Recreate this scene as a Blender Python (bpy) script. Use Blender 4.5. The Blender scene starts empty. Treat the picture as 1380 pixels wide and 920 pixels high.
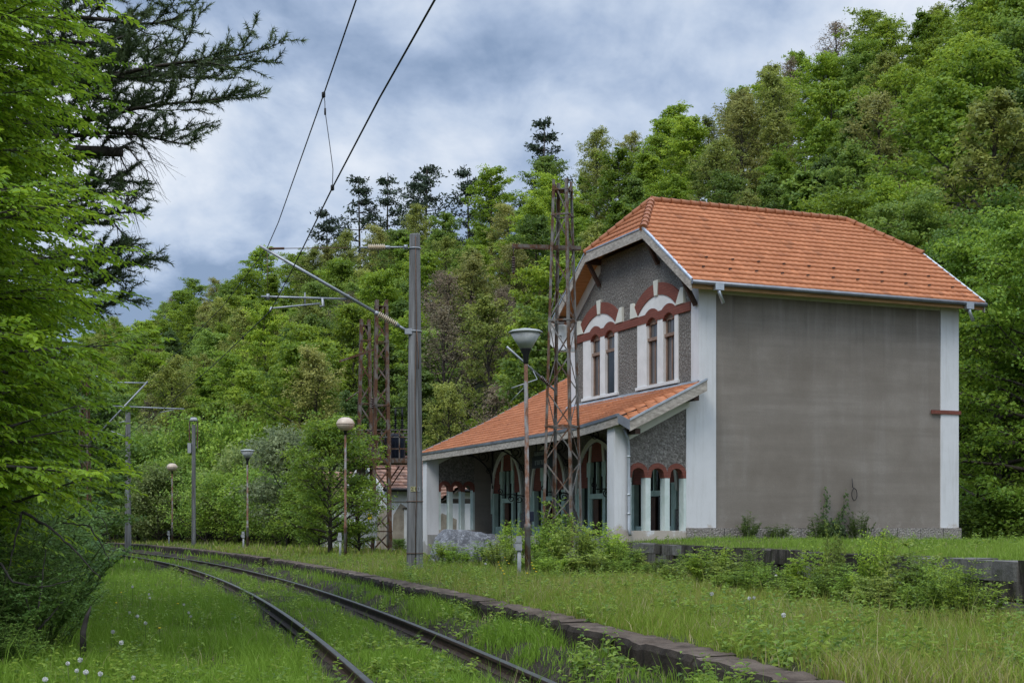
import bpy, bmesh, math, random
import numpy as np
from mathutils import Vector, Matrix
R = math.radians
sc = bpy.context.scene
COL = sc.collection

# ------------------------------------------------------------------ camera
F_PX, U0, V0, CZ = 1850.0, 690.0, 711.0, 1.45      # focal length in photo pixels, horizon row, eye height
cam_d = bpy.data.cameras.new('camera')
cam = bpy.data.objects.new('camera', cam_d); COL.objects.link(cam)
cam.location = (0, 0, CZ); cam.rotation_euler = (R(90), 0, 0)
cam_d.sensor_width = 36.0; cam_d.lens = F_PX * 36 / 1380
cam_d.shift_y = (V0 - 460) / 1380
cam_d.clip_start = 0.1; cam_d.clip_end = 4000
sc.camera = cam

# ------------------------------------------------------------------ sky, sun, exposure
SUN_EL, SUN_AZ = 52.0, 215.0      # azimuth clockwise from +Y: behind the camera, to the left
w = bpy.data.worlds.new('World'); sc.world = w; w.use_nodes = True
nt = w.node_tree; N = nt.nodes; L = nt.links; N.clear()
out = N.new('ShaderNodeOutputWorld')
sky = N.new('ShaderNodeTexSky'); sky.sky_type = 'NISHITA'; sky.sun_disc = False
sky.sun_elevation = R(SUN_EL); sky.sun_rotation = R(SUN_AZ)
bg1 = N.new('ShaderNodeBackground'); bg1.inputs['Strength'].default_value = 0.09
L.new(sky.outputs[0], bg1.inputs['Color'])
tc = N.new('ShaderNodeTexCoord'); sep = N.new('ShaderNodeSeparateXYZ'); L.new(tc.outputs['Generated'], sep.inputs[0])
def wmath(op, a, b=None, clamp=False):
    n = N.new('ShaderNodeMath'); n.operation = op; n.use_clamp = clamp
    for i, v in enumerate((a, b)):
        if v is None: continue
        if isinstance(v, (int, float)): n.inputs[i].default_value = v
        else: L.new(v, n.inputs[i])
    return n.outputs[0]
zc = wmath('MAXIMUM', sep.outputs['Z'], 0.0)
den = wmath('ADD', zc, 0.16)
cx = wmath('DIVIDE', sep.outputs['X'], den); cy = wmath('DIVIDE', sep.outputs['Y'], den)
comb = N.new('ShaderNodeCombineXYZ'); L.new(cx, comb.inputs[0]); L.new(cy, comb.inputs[1])
def wnoise(scale, detail, rough, loc, dist=0.0, stretch=(1, 1, 1)):
    mp = N.new('ShaderNodeMapping'); mp.inputs['Location'].default_value = loc; mp.inputs['Scale'].default_value = stretch
    L.new(comb.outputs[0], mp.inputs[0])
    n = N.new('ShaderNodeTexNoise'); n.inputs['Scale'].default_value = scale; n.inputs['Detail'].default_value = detail
    n.inputs['Roughness'].default_value = rough; n.inputs['Distortion'].default_value = dist
    L.new(mp.outputs[0], n.inputs['Vector']); return n.outputs['Fac']
n_big = wnoise(1.05, 3, 0.5, (15.4, 1.95, 0), 0.3)
n_mid = wnoise(2.1, 6, 0.58, (6.3, 1.7, 0), 0.25, (1, 0.62, 1))
n_small = wnoise(7.5, 6, 0.6, (9.3, 4.55, 0), 0.3, (1, 0.5, 1))
s1 = wmath('ADD', wmath('SUBTRACT', wmath('MULTIPLY', n_big, 1.15), 0.215), wmath('SUBTRACT', wmath('MULTIPLY', n_mid, 1.05), 0.215))
s2 = wmath('ADD', s1, wmath('MULTIPLY', n_small, 0.34))
# the cloud deck is thinner and brighter over the hill to the right, heavier to the left
s3 = wmath('ADD', s2, wmath('MULTIPLY', sep.outputs['X'], 0.22))
s3 = wmath('MULTIPLY', s3, 0.8)
ramp = N.new('ShaderNodeValToRGB'); L.new(s3, ramp.inputs[0])
els = ramp.color_ramp.elements
els[0].position = 0.55; els[0].color = (0.20, 0.275, 0.41, 1)
els[1].position = 0.86; els[1].color = (0.64, 0.685, 0.755, 1)
e = els.new(0.635); e.color = (0.305, 0.385, 0.53, 1)
e = els.new(0.72); e.color = (0.44, 0.515, 0.64, 1)
zen = wmath('ADD', wmath('MULTIPLY', wmath('SUBTRACT', zc, 0.36, False), 3.6), 1.0)
zen = wmath('MAXIMUM', zen, 1.0)
bg2 = N.new('ShaderNodeBackground'); L.new(ramp.outputs[0], bg2.inputs['Color']); L.new(zen, bg2.inputs['Strength'])
mx = N.new('ShaderNodeMixShader'); mx.inputs[0].default_value = 0.90
L.new(bg1.outputs[0], mx.inputs[1]); L.new(bg2.outputs[0], mx.inputs[2]); L.new(mx.outputs[0], out.inputs['Surface'])

sun_d = bpy.data.lights.new('sun', 'SUN'); sun_d.energy = 1.5; sun_d.angle = R(25); sun_d.color = (1.0, 0.95, 0.87)
sun = bpy.data.objects.new('sun', sun_d); COL.objects.link(sun)
az = R(SUN_AZ); el = R(SUN_EL)
sv = Vector((math.sin(az) * math.cos(el), math.cos(az) * math.cos(el), math.sin(el)))
sun.rotation_euler = (-sv).to_track_quat('-Z', 'Y').to_euler()
sun.location = (-20, -20, 40)

vs = sc.view_settings
vs.view_transform = 'Standard'; vs.look = 'None'; vs.exposure = 0.38; vs.gamma = 1.0; vs.use_curve_mapping = False
sc.render.engine = 'CYCLES'
cy_ = sc.cycles
cy_.max_bounces = 6; cy_.diffuse_bounces = 3; cy_.glossy_bounces = 2; cy_.transmission_bounces = 4; cy_.transparent_max_bounces = 6
cy_.caustics_reflective = False; cy_.caustics_refractive = False
cy_.use_denoising = True

# ------------------------------------------------------------------ helpers
def at(u, v, d):
    """world point seen at photo pixel (u, v) at depth d"""
    return Vector(((u - U0) / F_PX * d, d, CZ + (V0 - v) / F_PX * d))
def proj(p):
    return U0 + p[0] / p[1] * F_PX, V0 - (p[2] - CZ) / p[1] * F_PX

def tag(o, label=None, cat=None, group=None, kind=None):
    if label: o['label'] = label
    if cat: o['category'] = cat
    if group: o['group'] = group
    if kind: o['kind'] = kind
    return o
def empty(name, loc=(0, 0, 0), rz=0.0, label=None, cat=None, group=None):
    o = bpy.data.objects.new(name, None); COL.objects.link(o)
    o.location = loc; o.rotation_euler = (0, 0, rz); o.empty_display_size = 0.3
    return tag(o, label, cat, group)
def link(name, me, mat=None, parent=None):
    o = bpy.data.objects.new(name, me); COL.objects.link(o)
    if mat is not None and not me.materials: me.materials.append(mat)
    if parent is not None: o.parent = parent
    return o

class MB:
    """collects pieces and links them as one mesh object"""
    def __init__(s): s.v = []; s.f = []; s.sm = []
    def add(s, vs, fs, smooth=False):
        b = len(s.v); s.v += [tuple(p) for p in vs]
        s.f += [tuple(i + b for i in f) for f in fs]; s.sm += [smooth] * len(fs)
    def box(s, a, b):
        (x0, y0, z0), (x1, y1, z1) = [min(p, q) for p, q in zip(a, b)], [max(p, q) for p, q in zip(a, b)]
        s.add([(x0, y0, z0), (x1, y0, z0), (x1, y1, z0), (x0, y1, z0), (x0, y0, z1), (x1, y0, z1), (x1, y1, z1), (x0, y1, z1)],
              [(0, 3, 2, 1), (4, 5, 6, 7), (0, 1, 5, 4), (1, 2, 6, 5), (2, 3, 7, 6), (3, 0, 4, 7)])
    def hexa(s, p):   # 8 corners ordered as box
        s.add(p, [(0, 3, 2, 1), (4, 5, 6, 7), (0, 1, 5, 4), (1, 2, 6, 5), (2, 3, 7, 6), (3, 0, 4, 7)])
    def bar(s, a, b, w, h, up=(0, 0, 1)):
        a = Vector(a); b = Vector(b); d = (b - a).normalized(); up = Vector(up)
        if abs(d.dot(up)) > 0.98: up = Vector((1, 0, 0))
        x = d.cross(up).normalized() * (w / 2); y = x.cross(d).normalized() * (h / 2)
        s.hexa([a - x - y, a + x - y, b + x - y, b - x - y, a - x + y, a + x + y, b + x + y, b - x + y])
    def angle(s, a, b, w, t, up=(0, 0, 1), flip=1):   # steel angle section
        a = Vector(a); b = Vector(b); d = (b - a).normalized(); up = Vector(up)
        if abs(d.dot(up)) > 0.98: up = Vector((1, 0, 0))
        x = d.cross(up).normalized() * flip; y = x.cross(d).normalized()
        s.bar(a + x * w / 2, b + x * w / 2, w, t, up=y); s.bar(a + y * w / 2, b + y * w / 2, t, w, up=y)
    def tube(s, pts, rad, seg=8, cap=True, smooth=True):
        pts = [Vector(p) for p in pts]; n = len(pts)
        if isinstance(rad, (int, float)): rad = [rad] * n
        V = []; prev = None
        for i, p in enumerate(pts):
            d = (pts[min(i + 1, n - 1)] - pts[max(i - 1, 0)])
            if d.length < 1e-9: d = Vector((0, 0, 1))
            d.normalize()
            if prev is None:
                a = Vector((0, 0, 1)) if abs(d.z) < 0.9 else Vector((1, 0, 0))
                x = d.cross(a).normalized()
            else:
                x = (prev - d * prev.dot(d))
                x = x.normalized() if x.length > 1e-6 else d.orthogonal().normalized()
            prev = x; y = d.cross(x)
            for k in range(seg):
                t = 2 * math.pi * k / seg
                V.append(p + (x * math.cos(t) + y * math.sin(t)) * rad[i])
        Fs = [(i * seg + k, i * seg + (k + 1) % seg, (i + 1) * seg + (k + 1) % seg, (i + 1) * seg + k) for i in range(n - 1) for k in range(seg)]
        s.add(V, Fs, smooth)
        if cap:
            b = len(s.v) - n * seg
            s.f.append(tuple(b + k for k in reversed(range(seg)))); s.sm.append(False)
            s.f.append(tuple(b + (n - 1) * seg + k for k in range(seg))); s.sm.append(False)
    def lathe(s, prof, center=(0, 0, 0), seg=24, smooth=True, axis=None):
        c = Vector(center); V = []
        q = Vector((0, 0, 1)).rotation_difference(Vector(axis)) if axis is not None else None
        for r, z in prof:
            for k in range(seg):
                t = 2 * math.pi * k / seg
                p = Vector((r * math.cos(t), r * math.sin(t), z))
                if q is not None: p = q @ p
                V.append(c + p)
        n = len(prof)
        Fs = [(i * seg + k, i * seg + (k + 1) % seg, (i + 1) * seg + (k + 1) % seg, (i + 1) * seg + k) for i in range(n - 1) for k in range(seg)]
        s.add(V, Fs, smooth)
        b = len(s.v) - n * seg
        if prof[0][0] > 1e-5: s.f.append(tuple(b + k for k in reversed(range(seg)))); s.sm.append(False)
        if prof[-1][0] > 1e-5: s.f.append(tuple(b + (n - 1) * seg + k for k in range(seg))); s.sm.append(False)
    def prism(s, poly, off):   # planar polygon extruded by the vector off
        n = len(poly); P = [Vector(p) for p in poly]; o = Vector(off)
        s.add(P + [p + o for p in P], [tuple(reversed(range(n))), tuple(range(n, 2 * n))] + [(i, (i + 1) % n, n + (i + 1) % n, n + i) for i in range(n)])
    def sweep(s, prof, path, closed=True):   # prof: (side, up) pairs; path of (x, y, z)
        path = [Vector(p) for p in path]; n = len(path); m = len(prof); V = []
        for i, p in enumerate(path):
            d = path[min(i + 1, n - 1)] - path[max(i - 1, 0)]; d.z = 0; d.normalize()
            x = Vector((d.y, -d.x, 0))
            for a, b in prof: V.append(p + x * a + Vector((0, 0, b)))
        s.add(V, [(i * m + k, i * m + (k + 1) % m, (i + 1) * m + (k + 1) % m, (i + 1) * m + k) for i in range(n - 1) for k in range(m)])
        b = len(s.v) - n * m
        s.f.append(tuple(b + k for k in range(m))); s.sm.append(False)
        s.f.append(tuple(b + (n - 1) * m + k for k in reversed(range(m)))); s.sm.append(False)
    def mesh(s, name):
        me = bpy.data.meshes.new(name); me.from_pydata(s.v, [], s.f)
        me.polygons.foreach_set('use_smooth', s.sm)
        bm = bmesh.new(); bm.from_mesh(me); bmesh.ops.recalc_face_normals(bm, faces=bm.faces); bm.to_mesh(me); bm.free()
        me.update(); return me
    def build(s, name, mat, parent=None, bevel=0.0):
        o = link(name, s.mesh(name), mat, parent)
        if bevel:
            m = o.modifiers.new('bevel', 'BEVEL'); m.width = bevel; m.segments = 2; m.limit_method = 'ANGLE'; m.angle_limit = R(40)
        return o

def np_mesh(name, V, F, attrs=None):
    """mesh from numpy arrays; every face has the same number of corners"""
    me = bpy.data.meshes.new(name); k = F.shape[1]
    me.vertices.add(len(V)); me.vertices.foreach_set('co', np.ascontiguousarray(V, dtype=np.float32).ravel())
    me.loops.add(F.size); me.loops.foreach_set('vertex_index', np.ascontiguousarray(F, dtype=np.int32).ravel())
    me.polygons.add(len(F)); me.polygons.foreach_set('loop_start', np.arange(0, F.size, k, dtype=np.int32))
    try: me.polygons.foreach_set('loop_total', np.full(len(F), k, dtype=np.int32))
    except Exception: pass
    for nm, arr in (attrs or {}).items():
        if arr.ndim == 1:
            a = me.attributes.new(nm, 'FLOAT', 'POINT'); a.data.foreach_set('value', arr.astype(np.float32))
        else:
            a = me.attributes.new(nm, 'FLOAT_COLOR', 'POINT')
            c = np.ones((len(arr), 4), np.float32); c[:, :3] = arr
            a.data.foreach_set('color', c.ravel())
    me.update(calc_edges=True); return me

def vnoise(x, y, scale, seed):
    """smooth 2D value noise in 0..1"""
    x = np.asarray(x, float) / scale; y = np.asarray(y, float) / scale
    xi = np.floor(x).astype(np.int64); yi = np.floor(y).astype(np.int64); fx = x - xi; fy = y - yi
    fx = fx * fx * (3 - 2 * fx); fy = fy * fy * (3 - 2 * fy)
    def h(i, j):
        n = (i * 374761393 + j * 668265263 + seed * 974711) & 0x7fffffff
        n = ((n ^ (n >> 13)) * 1274126177) & 0x7fffffff
        return ((n ^ (n >> 16)) & 0xffff) / 65535.0
    return (h(xi, yi) * (1 - fx) + h(xi + 1, yi) * fx) * (1 - fy) + (h(xi, yi + 1) * (1 - fx) + h(xi + 1, yi + 1) * fx) * fy

# ------------------------------------------------------------------ materials
class G:
    """tiny wrapper for building a node material"""
    def __init__(s, name, rough=0.8, spec=0.3):
        s.m = bpy.data.materials.new(name); s.m.use_nodes = True
        s.nt = s.m.node_tree; s.N = s.nt.nodes; s.L = s.nt.links
        s.b = s.N['Principled BSDF']; s.b.inputs['Roughness'].default_value = rough
        s.b.inputs['Specular IOR Level'].default_value = spec
        s.tc = s.N.new('ShaderNodeTexCoord')
    def map(s, scale=(1, 1, 1), loc=(0, 0, 0), coord='Object'):
        n = s.N.new('ShaderNodeMapping'); n.inputs['Scale'].default_value = scale; n.inputs['Location'].default_value = loc
        s.L.new(s.tc.outputs[coord], n.inputs[0]); return n.outputs[0]
    def noise(s, scale, detail=4, rough=0.55, vec=None, dist=0.0):
        n = s.N.new('ShaderNodeTexNoise'); n.inputs['Scale'].default_value = scale; n.inputs['Detail'].default_value = detail
        n.inputs['Roughness'].default_value = rough; n.inputs['Distortion'].default_value = dist
        s.L.new(vec if vec is not None else s.tc.outputs['Object'], n.inputs['Vector']); return n.outputs['Fac']
    def voro(s, scale, vec=None, feature='F1', outp='Distance'):
        n = s.N.new('ShaderNodeTexVoronoi'); n.inputs['Scale'].default_value = scale; n.feature = feature
        s.L.new(vec if vec is not None else s.tc.outputs['Object'], n.inputs['Vector']); return n.outputs[outp]
    def ramp(s, fac, stops):
        n = s.N.new('ShaderNodeValToRGB'); s.L.new(fac, n.inputs[0]); el = n.color_ramp.elements
        el[0].position, el[0].color = stops[0][0], (*stops[0][1], 1)
        el[1].position, el[1].color = stops[-1][0], (*stops[-1][1], 1)
        for p, c in stops[1:-1]:
            e = el.new(p); e.color = (*c, 1)
        return n.outputs[0]
    def mix(s, fac, a, b, mode='MIX'):
        n = s.N.new('ShaderNodeMix'); n.data_type = 'RGBA'; n.blend_type = mode
        for sock, v in ((n.inputs[0], fac), (n.inputs[6], a), (n.inputs[7], b)):
            if isinstance(v, (int, float)): sock.default_value = v
            elif isinstance(v, tuple): sock.default_value = (*v, 1)
            else: s.L.new(v, sock)
        return n.outputs[2]
    def math(s, op, a, b=None, clamp=False):
        n = s.N.new('ShaderNodeMath'); n.operation = op; n.use_clamp = clamp
        for i, v in enumerate((a, b)):
            if v is None: continue
            if isinstance(v, (int, float)): n.inputs[i].default_value = v
            else: s.L.new(v, n.inputs[i])
        return n.outputs[0]
    def color(s, c):
        if isinstance(c, tuple): s.b.inputs['Base Color'].default_value = (*c, 1)
        else: s.L.new(c, s.b.inputs['Base Color'])
    def bump(s, h, strength=0.4, dist=0.02):
        n = s.N.new('ShaderNodeBump'); n.inputs['Strength'].default_value = strength; n.inputs['Distance'].default_value = dist
        s.L.new(h, n.inputs['Height']); s.L.new(n.outputs[0], s.b.inputs['Normal'])
def sepz(g, ax):
    n = g.N.new('ShaderNodeSeparateXYZ'); g.L.new(g.tc.outputs['Object'], n.inputs[0]); return n.outputs[ax]

def simple(name, c1, c2=None, scale=6.0, rough=0.8, spec=0.3, bump=0.0, bscale=None, metal=0.0, stretch=None, lo=0.35, hi=0.65):
    g = G(name, rough, spec); c2 = c2 or c1
    vec = g.map(stretch) if stretch else None
    n = g.noise(scale, 5, 0.6, vec)
    g.color(g.ramp(n, [(lo, c1), (hi, c2)])); g.b.inputs['Metallic'].default_value = metal
    if bump: g.bump(g.noise(bscale or scale * 4, 4, 0.6, vec), bump)
    return g.m

M = {}
# smooth grey-brown render of the blank side wall, with pale water streaks and faint blotches
g = G('grey_render', 0.93, 0.15)
blot = g.noise(0.55, 6, 0.6); fine = g.noise(30, 3, 0.6); streak = g.noise(1.0, 5, 0.65, g.map((2.2, 2.2, 0.16)))
hz = g.noise(1.0, 4, 0.6, g.map((0.25, 0.25, 3.2)))
c = g.ramp(blot, [(0.34, (0.205, 0.178, 0.149)), (0.50, (0.246, 0.217, 0.185)), (0.66, (0.285, 0.255, 0.222))])
c = g.mix(g.ramp(streak, [(0.53, (0, 0, 0)), (0.74, (0.35, 0.35, 0.35))]), c, (0.34, 0.32, 0.295))
c = g.mix(g.ramp(hz, [(0.40, (0.35, 0.35, 0.35)), (0.58, (0, 0, 0))]), c, (0.175, 0.152, 0.128))
c = g.mix(g.ramp(fine, [(0.35, (0.18, 0.18, 0.18)), (0.6, (0, 0, 0))]), c, (0.13, 0.12, 0.11))
zz = sepz(g, 2)
def zmask(z0, z1):
    mr = g.N.new('ShaderNodeMapRange'); g.L.new(zz, mr.inputs[0]); mr.inputs[1].default_value = z0; mr.inputs[2].default_value = z1; return mr.outputs[0]
run = g.ramp(g.noise(1.0, 5, 0.7, g.map((3.2, 3.2, 0.22))), [(0.53, (0, 0, 0)), (0.66, (0.38, 0.38, 0.38))])
c = g.mix(g.math('MULTIPLY', run, zmask(6.4, 7.8)), c, (0.40, 0.385, 0.36))                       # lime runs below the eaves
dr = g.ramp(g.noise(1.0, 5, 0.7, g.map((6, 6, 0.3), (4, 1, 0))), [(0.55, (0, 0, 0)), (0.66, (0.3, 0.3, 0.3))])
c = g.mix(g.math('MULTIPLY', dr, zmask(5.4, 7.7)), c, (0.10, 0.092, 0.082))                       # dark drips
c = g.mix(g.math('MULTIPLY', g.ramp(g.noise(3.0, 6, 0.75), [(0.54, (0, 0, 0)), (0.64, (0.5, 0.5, 0.5))]), zmask(1.95, 1.4)), c, (0.40, 0.38, 0.35))   # salts near the plinth
g.color(c); g.bump(fine, 0.3, 0.01); M['render'] = g.m
# pebble-dash of the street front
def roughcast(name, dark, mid, lite, sc_=15):
    g = G(name, 0.95, 0.1)
    v = g.voro(sc_); n = g.noise(17, 5, 0.8)
    c = g.ramp(n, [(0.36, dark), (0.5, mid), (0.66, lite)])
    c = g.mix(g.ramp(g.noise(1.2, 4), [(0.35, (0.35, 0.35, 0.35)), (0.65, (0, 0, 0))]), c, dark)
    g.color(c); g.bump(g.math('ADD', v, n), 0.9, 0.03); return g.m
M['roughcast'] = roughcast('pebble_dash', (0.10, 0.092, 0.082), (0.205, 0.192, 0.174), (0.40, 0.38, 0.35))
M['plinth'] = roughcast('plinth_terrazzo', (0.19, 0.17, 0.15), (0.30, 0.275, 0.25), (0.50, 0.475, 0.45), 20)
# white and mint limewash with dirt near its own foot
def wash(name, col, dirt, zlo=1.25, zhi=2.2, patch=(0.42, 0.36, 0.29)):
    g = G(name, 0.85, 0.2)
    n = g.noise(1.1, 5, 0.6); st = g.noise(1.0, 5, 0.7, g.map((5, 5, 0.5)))
    c = g.ramp(n, [(0.3, tuple(x * 0.90 for x in col)), (0.65, col)])
    c = g.mix(g.ramp(st, [(0.50, (0, 0, 0)), (0.74, (0.6, 0.6, 0.6))]), c, dirt); c = g.mix(g.ramp(g.noise(9, 6, 0.75), [(0.63, (0, 0, 0)), (0.68, (0.5, 0.5, 0.5))]), c, dirt)
    zn = g.math('ADD', sepz(g, 2), g.math('MULTIPLY', g.noise(2.4, 6, 0.7), 1.5))
    mr = g.N.new('ShaderNodeMapRange'); g.L.new(zn, mr.inputs[0]); mr.inputs[1].default_value = zlo + 0.65; mr.inputs[2].default_value = zlo + 0.82
    mr.inputs[3].default_value = 0.85; mr.inputs[4].default_value = 0.0
    c = g.mix(mr.outputs[0], c, patch)
    g.color(c); g.bump(g.noise(22, 4), 0.25, 0.01); return g.m
M['white'] = wash('white_limewash', (0.70, 0.71, 0.72), (0.48, 0.48, 0.46), 1.42)
M['white_low'] = wash('white_limewash_low', (0.72, 0.73, 0.75), (0.46, 0.46, 0.45), 0.85, patch=(0.30, 0.29, 0.27))
M['trim_white'] = simple('trim_white', (0.66, 0.66, 0.64), (0.76, 0.76, 0.74), 2.5, 0.8)
M['trim_cream'] = simple('trim_cream', (0.60, 0.61, 0.54), (0.70, 0.70, 0.62), 2.5, 0.8)
M['mint'] = simple('mint_paint', (0.34, 0.47, 0.40), (0.47, 0.60, 0.52), 3.0, 0.7, bump=0.15)
M['mint_pale'] = simple('mint_pale_paint', (0.50, 0.60, 0.56), (0.64, 0.71, 0.69), 3.0, 0.75, bump=0.2)
# red brick trim with its joints
g = G('red_brick', 0.85, 0.2)
bt = g.N.new('ShaderNodeTexBrick'); bt.inputs['Scale'].default_value = 1.0; bt.inputs['Brick Width'].default_value = 0.24; bt.inputs['Row Height'].default_value = 0.075
bt.inputs['Mortar Size'].default_value = 0.006; bt.inputs['Color1'].default_value = (0.185, 0.066, 0.048, 1); bt.inputs['Color2'].default_value = (0.225, 0.082, 0.060, 1); bt.inputs['Mortar'].default_value = (0.12, 0.055, 0.045, 1)
cmb = g.N.new('ShaderNodeCombineXYZ'); sx = g.N.new('ShaderNodeSeparateXYZ'); g.L.new(g.tc.outputs['Object'], sx.inputs[0])
g.L.new(g.math('ADD', sx.outputs[0], sx.outputs[1]), cmb.inputs[0]); g.L.new(sx.outputs[2], cmb.inputs[1]); g.L.new(cmb.outputs[0], bt.inputs['Vector'])
g.color(g.mix(g.ramp(g.noise(5, 4), [(0.4, (0, 0, 0)), (0.7, (0.3, 0.3, 0.3))]), bt.outputs[0], (0.20, 0.06, 0.045))); M['brick'] = g.m
# clay roof tiles: every tile slightly its own shade
def tile_mat(name, a, b, c_, moss=None):
    g = G(name, 0.62, 0.35)
    at_ = g.N.new('ShaderNodeAttribute'); at_.attribute_name = 'tid'
    c = g.ramp(at_.outputs['Fac'], [(0.0, tuple(x * .72 for x in a)), (0.06, a), (0.5, b), (0.93, c_), (1.0, tuple(min(1, x * 1.12) for x in c_))])
    n = g.noise(0.8, 5, 0.6)
    c = g.mix(g.ramp(n, [(0.4, (0, 0, 0)), (0.75, (0.35, 0.35, 0.35))]), c, tuple(x * 0.75 for x in a)); c = g.mix(g.ramp(g.noise(7, 6, 0.75), [(0.60, (0, 0, 0)), (0.72, (0.22, 0.22, 0.22))]), c, (0.25, 0.19, 0.13))
    if moss: c = g.mix(g.ramp(g.noise(3, 6, 0.7), [(0.5, (0, 0, 0)), (0.7, (0.7, 0.7, 0.7))]), c, moss)
    g.color(c); g.bump(g.noise(40, 3), 0.15, 0.01); return g.m
M['tile'] = tile_mat('clay_tile', (0.43, 0.155, 0.062), (0.465, 0.172, 0.070), (0.50, 0.192, 0.082))
M['tile_old'] = tile_mat('old_clay_tile', (0.16, 0.085, 0.06), (0.27, 0.14, 0.095), (0.36, 0.21, 0.15), (0.10, 0.085, 0.07))
M['wood_grey'] = simple('weathered_board', (0.27, 0.24, 0.205), (0.50, 0.455, 0.395), 2.2, 0.85, stretch=(3, 3, 9), bump=0.3)
M['wood_warm'] = simple('new_soffit_board', (0.32, 0.17, 0.07), (0.46, 0.27, 0.12), 2.0, 0.7, stretch=(1, 9, 9), bump=0.2)
M['wood_dark'] = simple('dark_stained_wood', (0.04, 0.022, 0.016), (0.075, 0.042, 0.03), 5, 0.7)
M['wood_old'] = simple('old_dark_timber', (0.045, 0.037, 0.03), (0.10, 0.085, 0.07), 6, 0.9, bump=0.4)
M['rafter'] = simple('rafter_wood', (0.34, 0.22, 0.12), (0.46, 0.32, 0.19), 4, 0.8)
M['zinc'] = simple('zinc_sheet', (0.40, 0.44, 0.48), (0.58, 0.62, 0.66), 2.2, 0.38, 0.5, metal=0.7)
M['gutter'] = simple('gutter_zinc', (0.16, 0.17, 0.19), (0.26, 0.28, 0.31), 2.0, 0.45, 0.5, metal=0.5)
M['downpipe'] = simple('downpipe_zinc', (0.34, 0.37, 0.40), (0.46, 0.50, 0.53), 3.0, 0.42, 0.5, metal=0.6)
M['iron'] = simple('black_iron', (0.012, 0.012, 0.013), (0.03, 0.028, 0.026), 8, 0.6)
M['frame_brown'] = simple('brown_window_frame', (0.20, 0.135, 0.10), (0.29, 0.20, 0.15), 5, 0.6)
# panes: dark glass in front of hanging curtains
g = G('window_pane', 0.12, 0.5)
stp = g.noise(1.0, 3, 0.5, g.map((30, 30, 0.6)))
g.color(g.ramp(stp, [(0.38, (0.035, 0.033, 0.033)), (0.62, (0.15, 0.145, 0.145))])); M['pane'] = g.m
M['pane_dark'] = simple('dark_pane', (0.006, 0.007, 0.007), (0.02, 0.02, 0.02), 2, 0.12, 0.5)
M['door_wood'] = simple('door_wood', (0.06, 0.028, 0.018), (0.10, 0.05, 0.03), 4, 0.6)
M['floor'] = simple('concrete_floor', (0.20, 0.19, 0.175), (0.30, 0.29, 0.27), 2, 0.9)
# weathered spun-concrete mast: lengthwise stains and cracks
g = G('mast_concrete', 0.9, 0.2)
st = g.noise(1.0, 6, 0.65, g.map((7, 7, 0.35))); bl = g.noise(1.3, 5, 0.6); cr = g.noise(1.0, 3, 0.6, g.map((16, 16, 0.5)), 0.5)
c = g.ramp(st, [(0.36, (0.085, 0.084, 0.082)), (0.52, (0.19, 0.193, 0.195)), (0.68, (0.29, 0.297, 0.30))])
c = g.mix(g.ramp(bl, [(0.45, (0, 0, 0)), (0.7, (0.5, 0.5, 0.5))]), c, (0.14, 0.13, 0.115))
c = g.mix(g.ramp(cr, [(0.62, (0, 0, 0)), (0.68, (0.85, 0.85, 0.85))]), c, (0.06, 0.05, 0.042))
g.color(c); g.bump(st, 0.35, 0.02); M['mast'] = g.m
# steel going to rust, patchy
def rusty(name, rust1, rust2, grey, cut):
    g = G(name, 0.78, 0.3)
    n = g.noise(2.2, 6, 0.65, g.map((2, 2, 0.9))); f = g.noise(18, 4, 0.6)
    rc = g.ramp(f, [(0.35, rust1), (0.65, rust2)])
    g.color(g.mix(g.ramp(n, [(cut - 0.05, (0, 0, 0)), (cut + 0.07, (1, 1, 1))]), grey, rc)); g.bump(f, 0.3, 0.01); return g.m
M['rust_tower'] = rusty('lattice_steel', (0.070, 0.034, 0.018), (0.135, 0.066, 0.034), (0.17, 0.165, 0.155), 0.50)
M['rust_heavy'] = rusty('rusted_lattice', (0.062, 0.030, 0.015), (0.125, 0.060, 0.030), (0.14, 0.125, 0.11), 0.46)
M['rust_pole'] = rusty('lamp_pole_steel', (0.11, 0.05, 0.028), (0.20, 0.10, 0.06), (0.22, 0.22, 0.215), 0.46)
M['galv'] = simple('galvanised_tube', (0.24, 0.26, 0.28), (0.38, 0.40, 0.43), 3, 0.5, 0.5, metal=0.5)
M['porcelain'] = simple('cream_porcelain', (0.42, 0.34, 0.23), (0.52, 0.43, 0.30), 4, 0.3, 0.5)
M['brown_porcelain'] = simple('brown_porcelain', (0.04, 0.018, 0.014), (0.07, 0.03, 0.022), 4, 0.25, 0.5)
M['wire'] = simple('overhead_wire', (0.018, 0.018, 0.02), (0.03, 0.03, 0.032), 3, 0.6)
M['copper'] = simple('rusty_wire', (0.09, 0.05, 0.03), (0.14, 0.08, 0.05), 3, 0.6)
M['lampglass'] = simple('frosted_lamp_bowl', (0.36, 0.38, 0.38), (0.48, 0.50, 0.50), 3, 0.25, 0.5)
M['globe'] = simple('stained_globe', (0.46, 0.36, 0.27), (0.60, 0.50, 0.40), 2.5, 0.35, 0.4)
M['lampcap'] = simple('lamp_cap', (0.30, 0.32, 0.31), (0.40, 0.42, 0.41), 4, 0.5)
M['black'] = simple('black_plastic', (0.012, 0.013, 0.014), (0.02, 0.02, 0.022), 4, 0.5)
M['boxgrey'] = simple('grey_box', (0.26, 0.28, 0.29), (0.38, 0.39, 0.40), 5, 0.6)
M['white_metal'] = simple('white_enamel', (0.66, 0.67, 0.68), (0.78, 0.78, 0.79), 3, 0.4)
M['plate_yellow'] = simple('faded_yellow_plate', (0.36, 0.34, 0.15), (0.44, 0.42, 0.24), 8, 0.6)
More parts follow.
